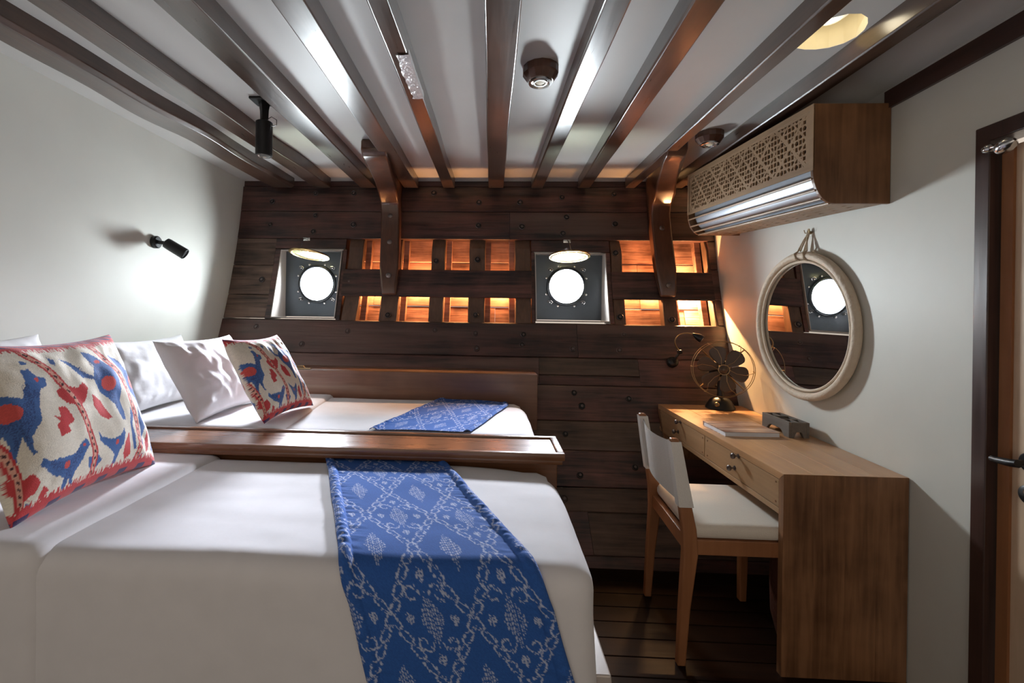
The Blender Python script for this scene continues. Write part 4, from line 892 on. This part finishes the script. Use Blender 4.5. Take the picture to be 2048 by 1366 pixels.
def lat(l, h):
    if l < .028 or l > AL-.032-.028 or h < .018 or h > LHH-.020: return False
    x, y = (l-.03)/.0245, (h-.02)/.0245
    P = 8.8   # large crossing bars
    for s_ in (-1, 1):
        for sh_ in (0, 4.4):
            if abs(((x+sh_+s_*y*.98+P/2) % P)-P/2) < (.42 if sh_ == 0 else .22): return False
    i, j = math.floor(x), math.floor(y); fx, fy = x-i, y-j
    if (i+j) % 2 == 0: return abs(fx-.5)+abs(fy-.5) < .58 and max(abs(fx-.5), abs(fy-.5)) < .40
    return max(abs(fx-.5), abs(fy-.5)) < .35
grid_panel(lambda l, h, t: ac(AD-.003-t, .016+l, LH0+h), AL-.032, LHH, .0031, lat, .008, 'lattice_front', M['acl'], o)
mb = MB(); fr_ = lambda l0, l1, h0, h1: mb.prism([(AD-.004, h0), (AD+.001, h0), (AD+.001, h1), (AD-.004, h1)], lambda u, h, t: ac(u, t, h), l0, l1)
fr_(.0, AL, LH0-.004, LH0+.012); fr_(0, AL, AH-.022, AH); fr_(0, .024, LH0+.012, AH-.022); fr_(AL-.024, AL, LH0+.012, AH-.022); mb.obj('front_frame', M['acl'], o)
def slot(l, h):
    r_ = int(h/.045); x = (l+(.04 if r_ % 2 else 0)) % .08; return .02 < x < .052 and .016 < (h % .045) < .026 and .03 < l < AL-.06 and h < .17
grid_panel(lambda l, h, t: ac(.02+h, .016+l, t), AL-.032, AD-.085-.02, .0045, slot, .006, 'bottom_panel', M['acl'], o)
mb = MB()   # four curved-front slats
for k in (1, 2.9, 4.8, 6.7):
    a = PI/2*k/8; u, h = AD-.085*(1-math.sin(a)), .131*(1-math.cos(a))
    mb.tube([ac(u-.002, .01, h+.001), ac(u-.002, AL-.01, h+.001)], .0055, 8)
mb.obj('slats', M['acl'], o, smooth=True)
mb = MB(); inner = [(.02, .03), (AD-.10, .018)]+[(u-.034, h+.022) for u, h in arc_[1:]]+[(AD-.03, AH-.05), (.02, AH-.05)]
mb.prism(inner, lambda u, h, t: ac(u, t, h), .03, AL-.03); mb.obj('unit_body', M['silver'], o, smooth=True)
mb = MB(); mb.prism([(AD-.028, LH0+.03), (AD-.020, LH0+.03), (AD-.020, AH-.03), (AD-.028, AH-.03)], lambda u, h, t: ac(u, t, h), .04, AL-.04); mb.obj('intake_grille', M['gun'], o)

# ---------------- chair
o = thing('desk_chair', 'wooden chair with a white sling back and cream seat cushion tucked under the desk', 'chair', (.96, 1.985, 0))
CYa, CYb = 1.775, 2.195
sk = lambda y: .047*(y-1.775)
def post(y, bx, label=None):
    x_ = sk(y); cs = [(.735, 0, .032, .030), (.742, .22, .040, .032), (.752, .43, .056, .034), (.748, .52, .052, .034), (.722, .70, .040, .030), (.700, .862, .030, .028)]
    mb = MB(); vs = []
    for cx, z, w_, d_ in cs: vs += [(cx+x_, y-d_/2, z), (cx+x_+w_, y-d_/2, z), (cx+x_+w_, y+d_/2, z), (cx+x_, y+d_/2, z)]
    fs = [(i*4+k, i*4+(k+1) % 4, i*4+4+(k+1) % 4, i*4+4+k) for i in range(5) for k in range(4)]+[(0, 3, 2, 1), (20, 21, 22, 23)]
    mb.add(vs, fs); return mb.obj('leg', M['chairw'], o, bevel=.006, smooth=True)
post(CYa, 0); post(CYb, 0)
for y in (CYa+.005, CYb-.005):
    mb = MB(); x_ = sk(y)+1.165; mb.prism([(x_, .425), (x_+.045, .425), (x_+.034, 0), (x_+.004, 0)], lambda x, z, t: (x, t, z), y-.017, y+.017); mb.obj('leg', M['chairw'], o, bevel=.005)
mb = MB()
for (xa, ya, xb, yb) in ((.79, CYa-.014, 1.17, CYa+.014), (.79, CYb-.014, 1.17, CYb+.014)): mb.prism([(.425, 0), (.482, 0), (.482, 1), (.425, 1)], lambda z, t_, s_: (xa+(xb-xa)*s_+sk(ya), ya+(yb-ya)*t_, z), 0, 1)
mb.prism([(.425, 0), (.482, 0), (.482, .026), (.425, .026)], lambda z, x, s_: (.765+x+sk(CYa+(CYb-CYa)*s_), CYa+(CYb-CYa)*s_, z), 0, 1)
mb.prism([(.425, 0), (.482, 0), (.482, .026), (.425, .026)], lambda z, x, s_: (1.175+x+sk(CYa+(CYb-CYa)*s_), CYa+(CYb-CYa)*s_, z), 0, 1)
mb.obj('seat_frame', M['chairw'], o, bevel=.003)
def seatf(p):
    u = (p.x-.99)/.21; v = (p.y-1.985)/.22; return Vector((p.x+sk(p.y), p.y, p.z+(.008*(1-u*u)*(1-v*v) if p.z > .5 else 0)))
soft_box((.785, CYa-.012, .483), (1.21, CYb+.012, .535), .018, .015, seatf, bottom=True).obj('seat_cushion', M['seatc'], o, smooth=True)
mb = MB(); sp = lambda y, z: ((.700+(.862-z)*.135+(.014 if z > 99 else 0))+sk(y), y, z); nu, nv = 24, 14; vs = []
for s2 in (0, 1):
    for i in range(nu+1):
        t = i/nu; y = CYa+.0+(CYb-CYa)*t
        for j in range(nv+1):
            z = .612+(.845-.612)*j/nv+.012*math.sin(PI*t)*(-1 if j == nv else 1 if j == 0 else 0)
            p = Vector(sp(y, z)); p.x += .016-.030*math.sin(PI*t)+.0022*math.sin(y*160)*math.sin(PI*j/nv)+(.003 if s2 else 0); vs.append(p)
w_ = nv+1; g = (nu+1)*w_
for i in range(nu):
    for j in range(nv): a = i*w_+j; mb.f += [(a, a+w_, a+w_+1, a+1), (g+a, g+a+1, g+a+w_+1, g+a+w_)]
mb.v = [tuple(v) for v in vs]
for y in (CYa, CYb):      # sleeves that wrap the posts
    vs = []; zz_ = [.605, .66, .72, .78, .852]
    for z in zz_:
        k = (.862-z)/.162; w2 = .030+.010*k; cx = .700+.022*k if z > .7 else .722+.026*(.70-z)/.18; w2 = w2 if z > .7 else .040+.012*(.70-z)/.18
        vs += [(cx+sk(y)-.004, y-.019, z), (cx+sk(y)+w2+.004, y-.019, z), (cx+sk(y)+w2+.004, y+.019, z), (cx+sk(y)-.004, y+.019, z)]
    mb.add(vs, [(i*4+k, i*4+(k+1) % 4, i*4+4+(k+1) % 4, i*4+4+k) for i in range(4) for k in range(4)])
bk = mb.obj('sling_back', M['canvas'], o, smooth=.9); bk['label'] = 'white canvas sling back'
# bin in the dark under the desk
o = thing('waste_bin', 'dark reddish bin standing in the shadow under the desk', 'bin', (1.32, 1.93, 0))
mb = MB(); mb.lathe([(.10, 0), (.125, .1), (.13, .25), (.125, .36), (.12, .36), (.12, .25), (.115, .1), (.095, .012)], (1.315, 1.92, 0), n=32); mb.obj('bin_body', M['bin'], o, smooth=True)
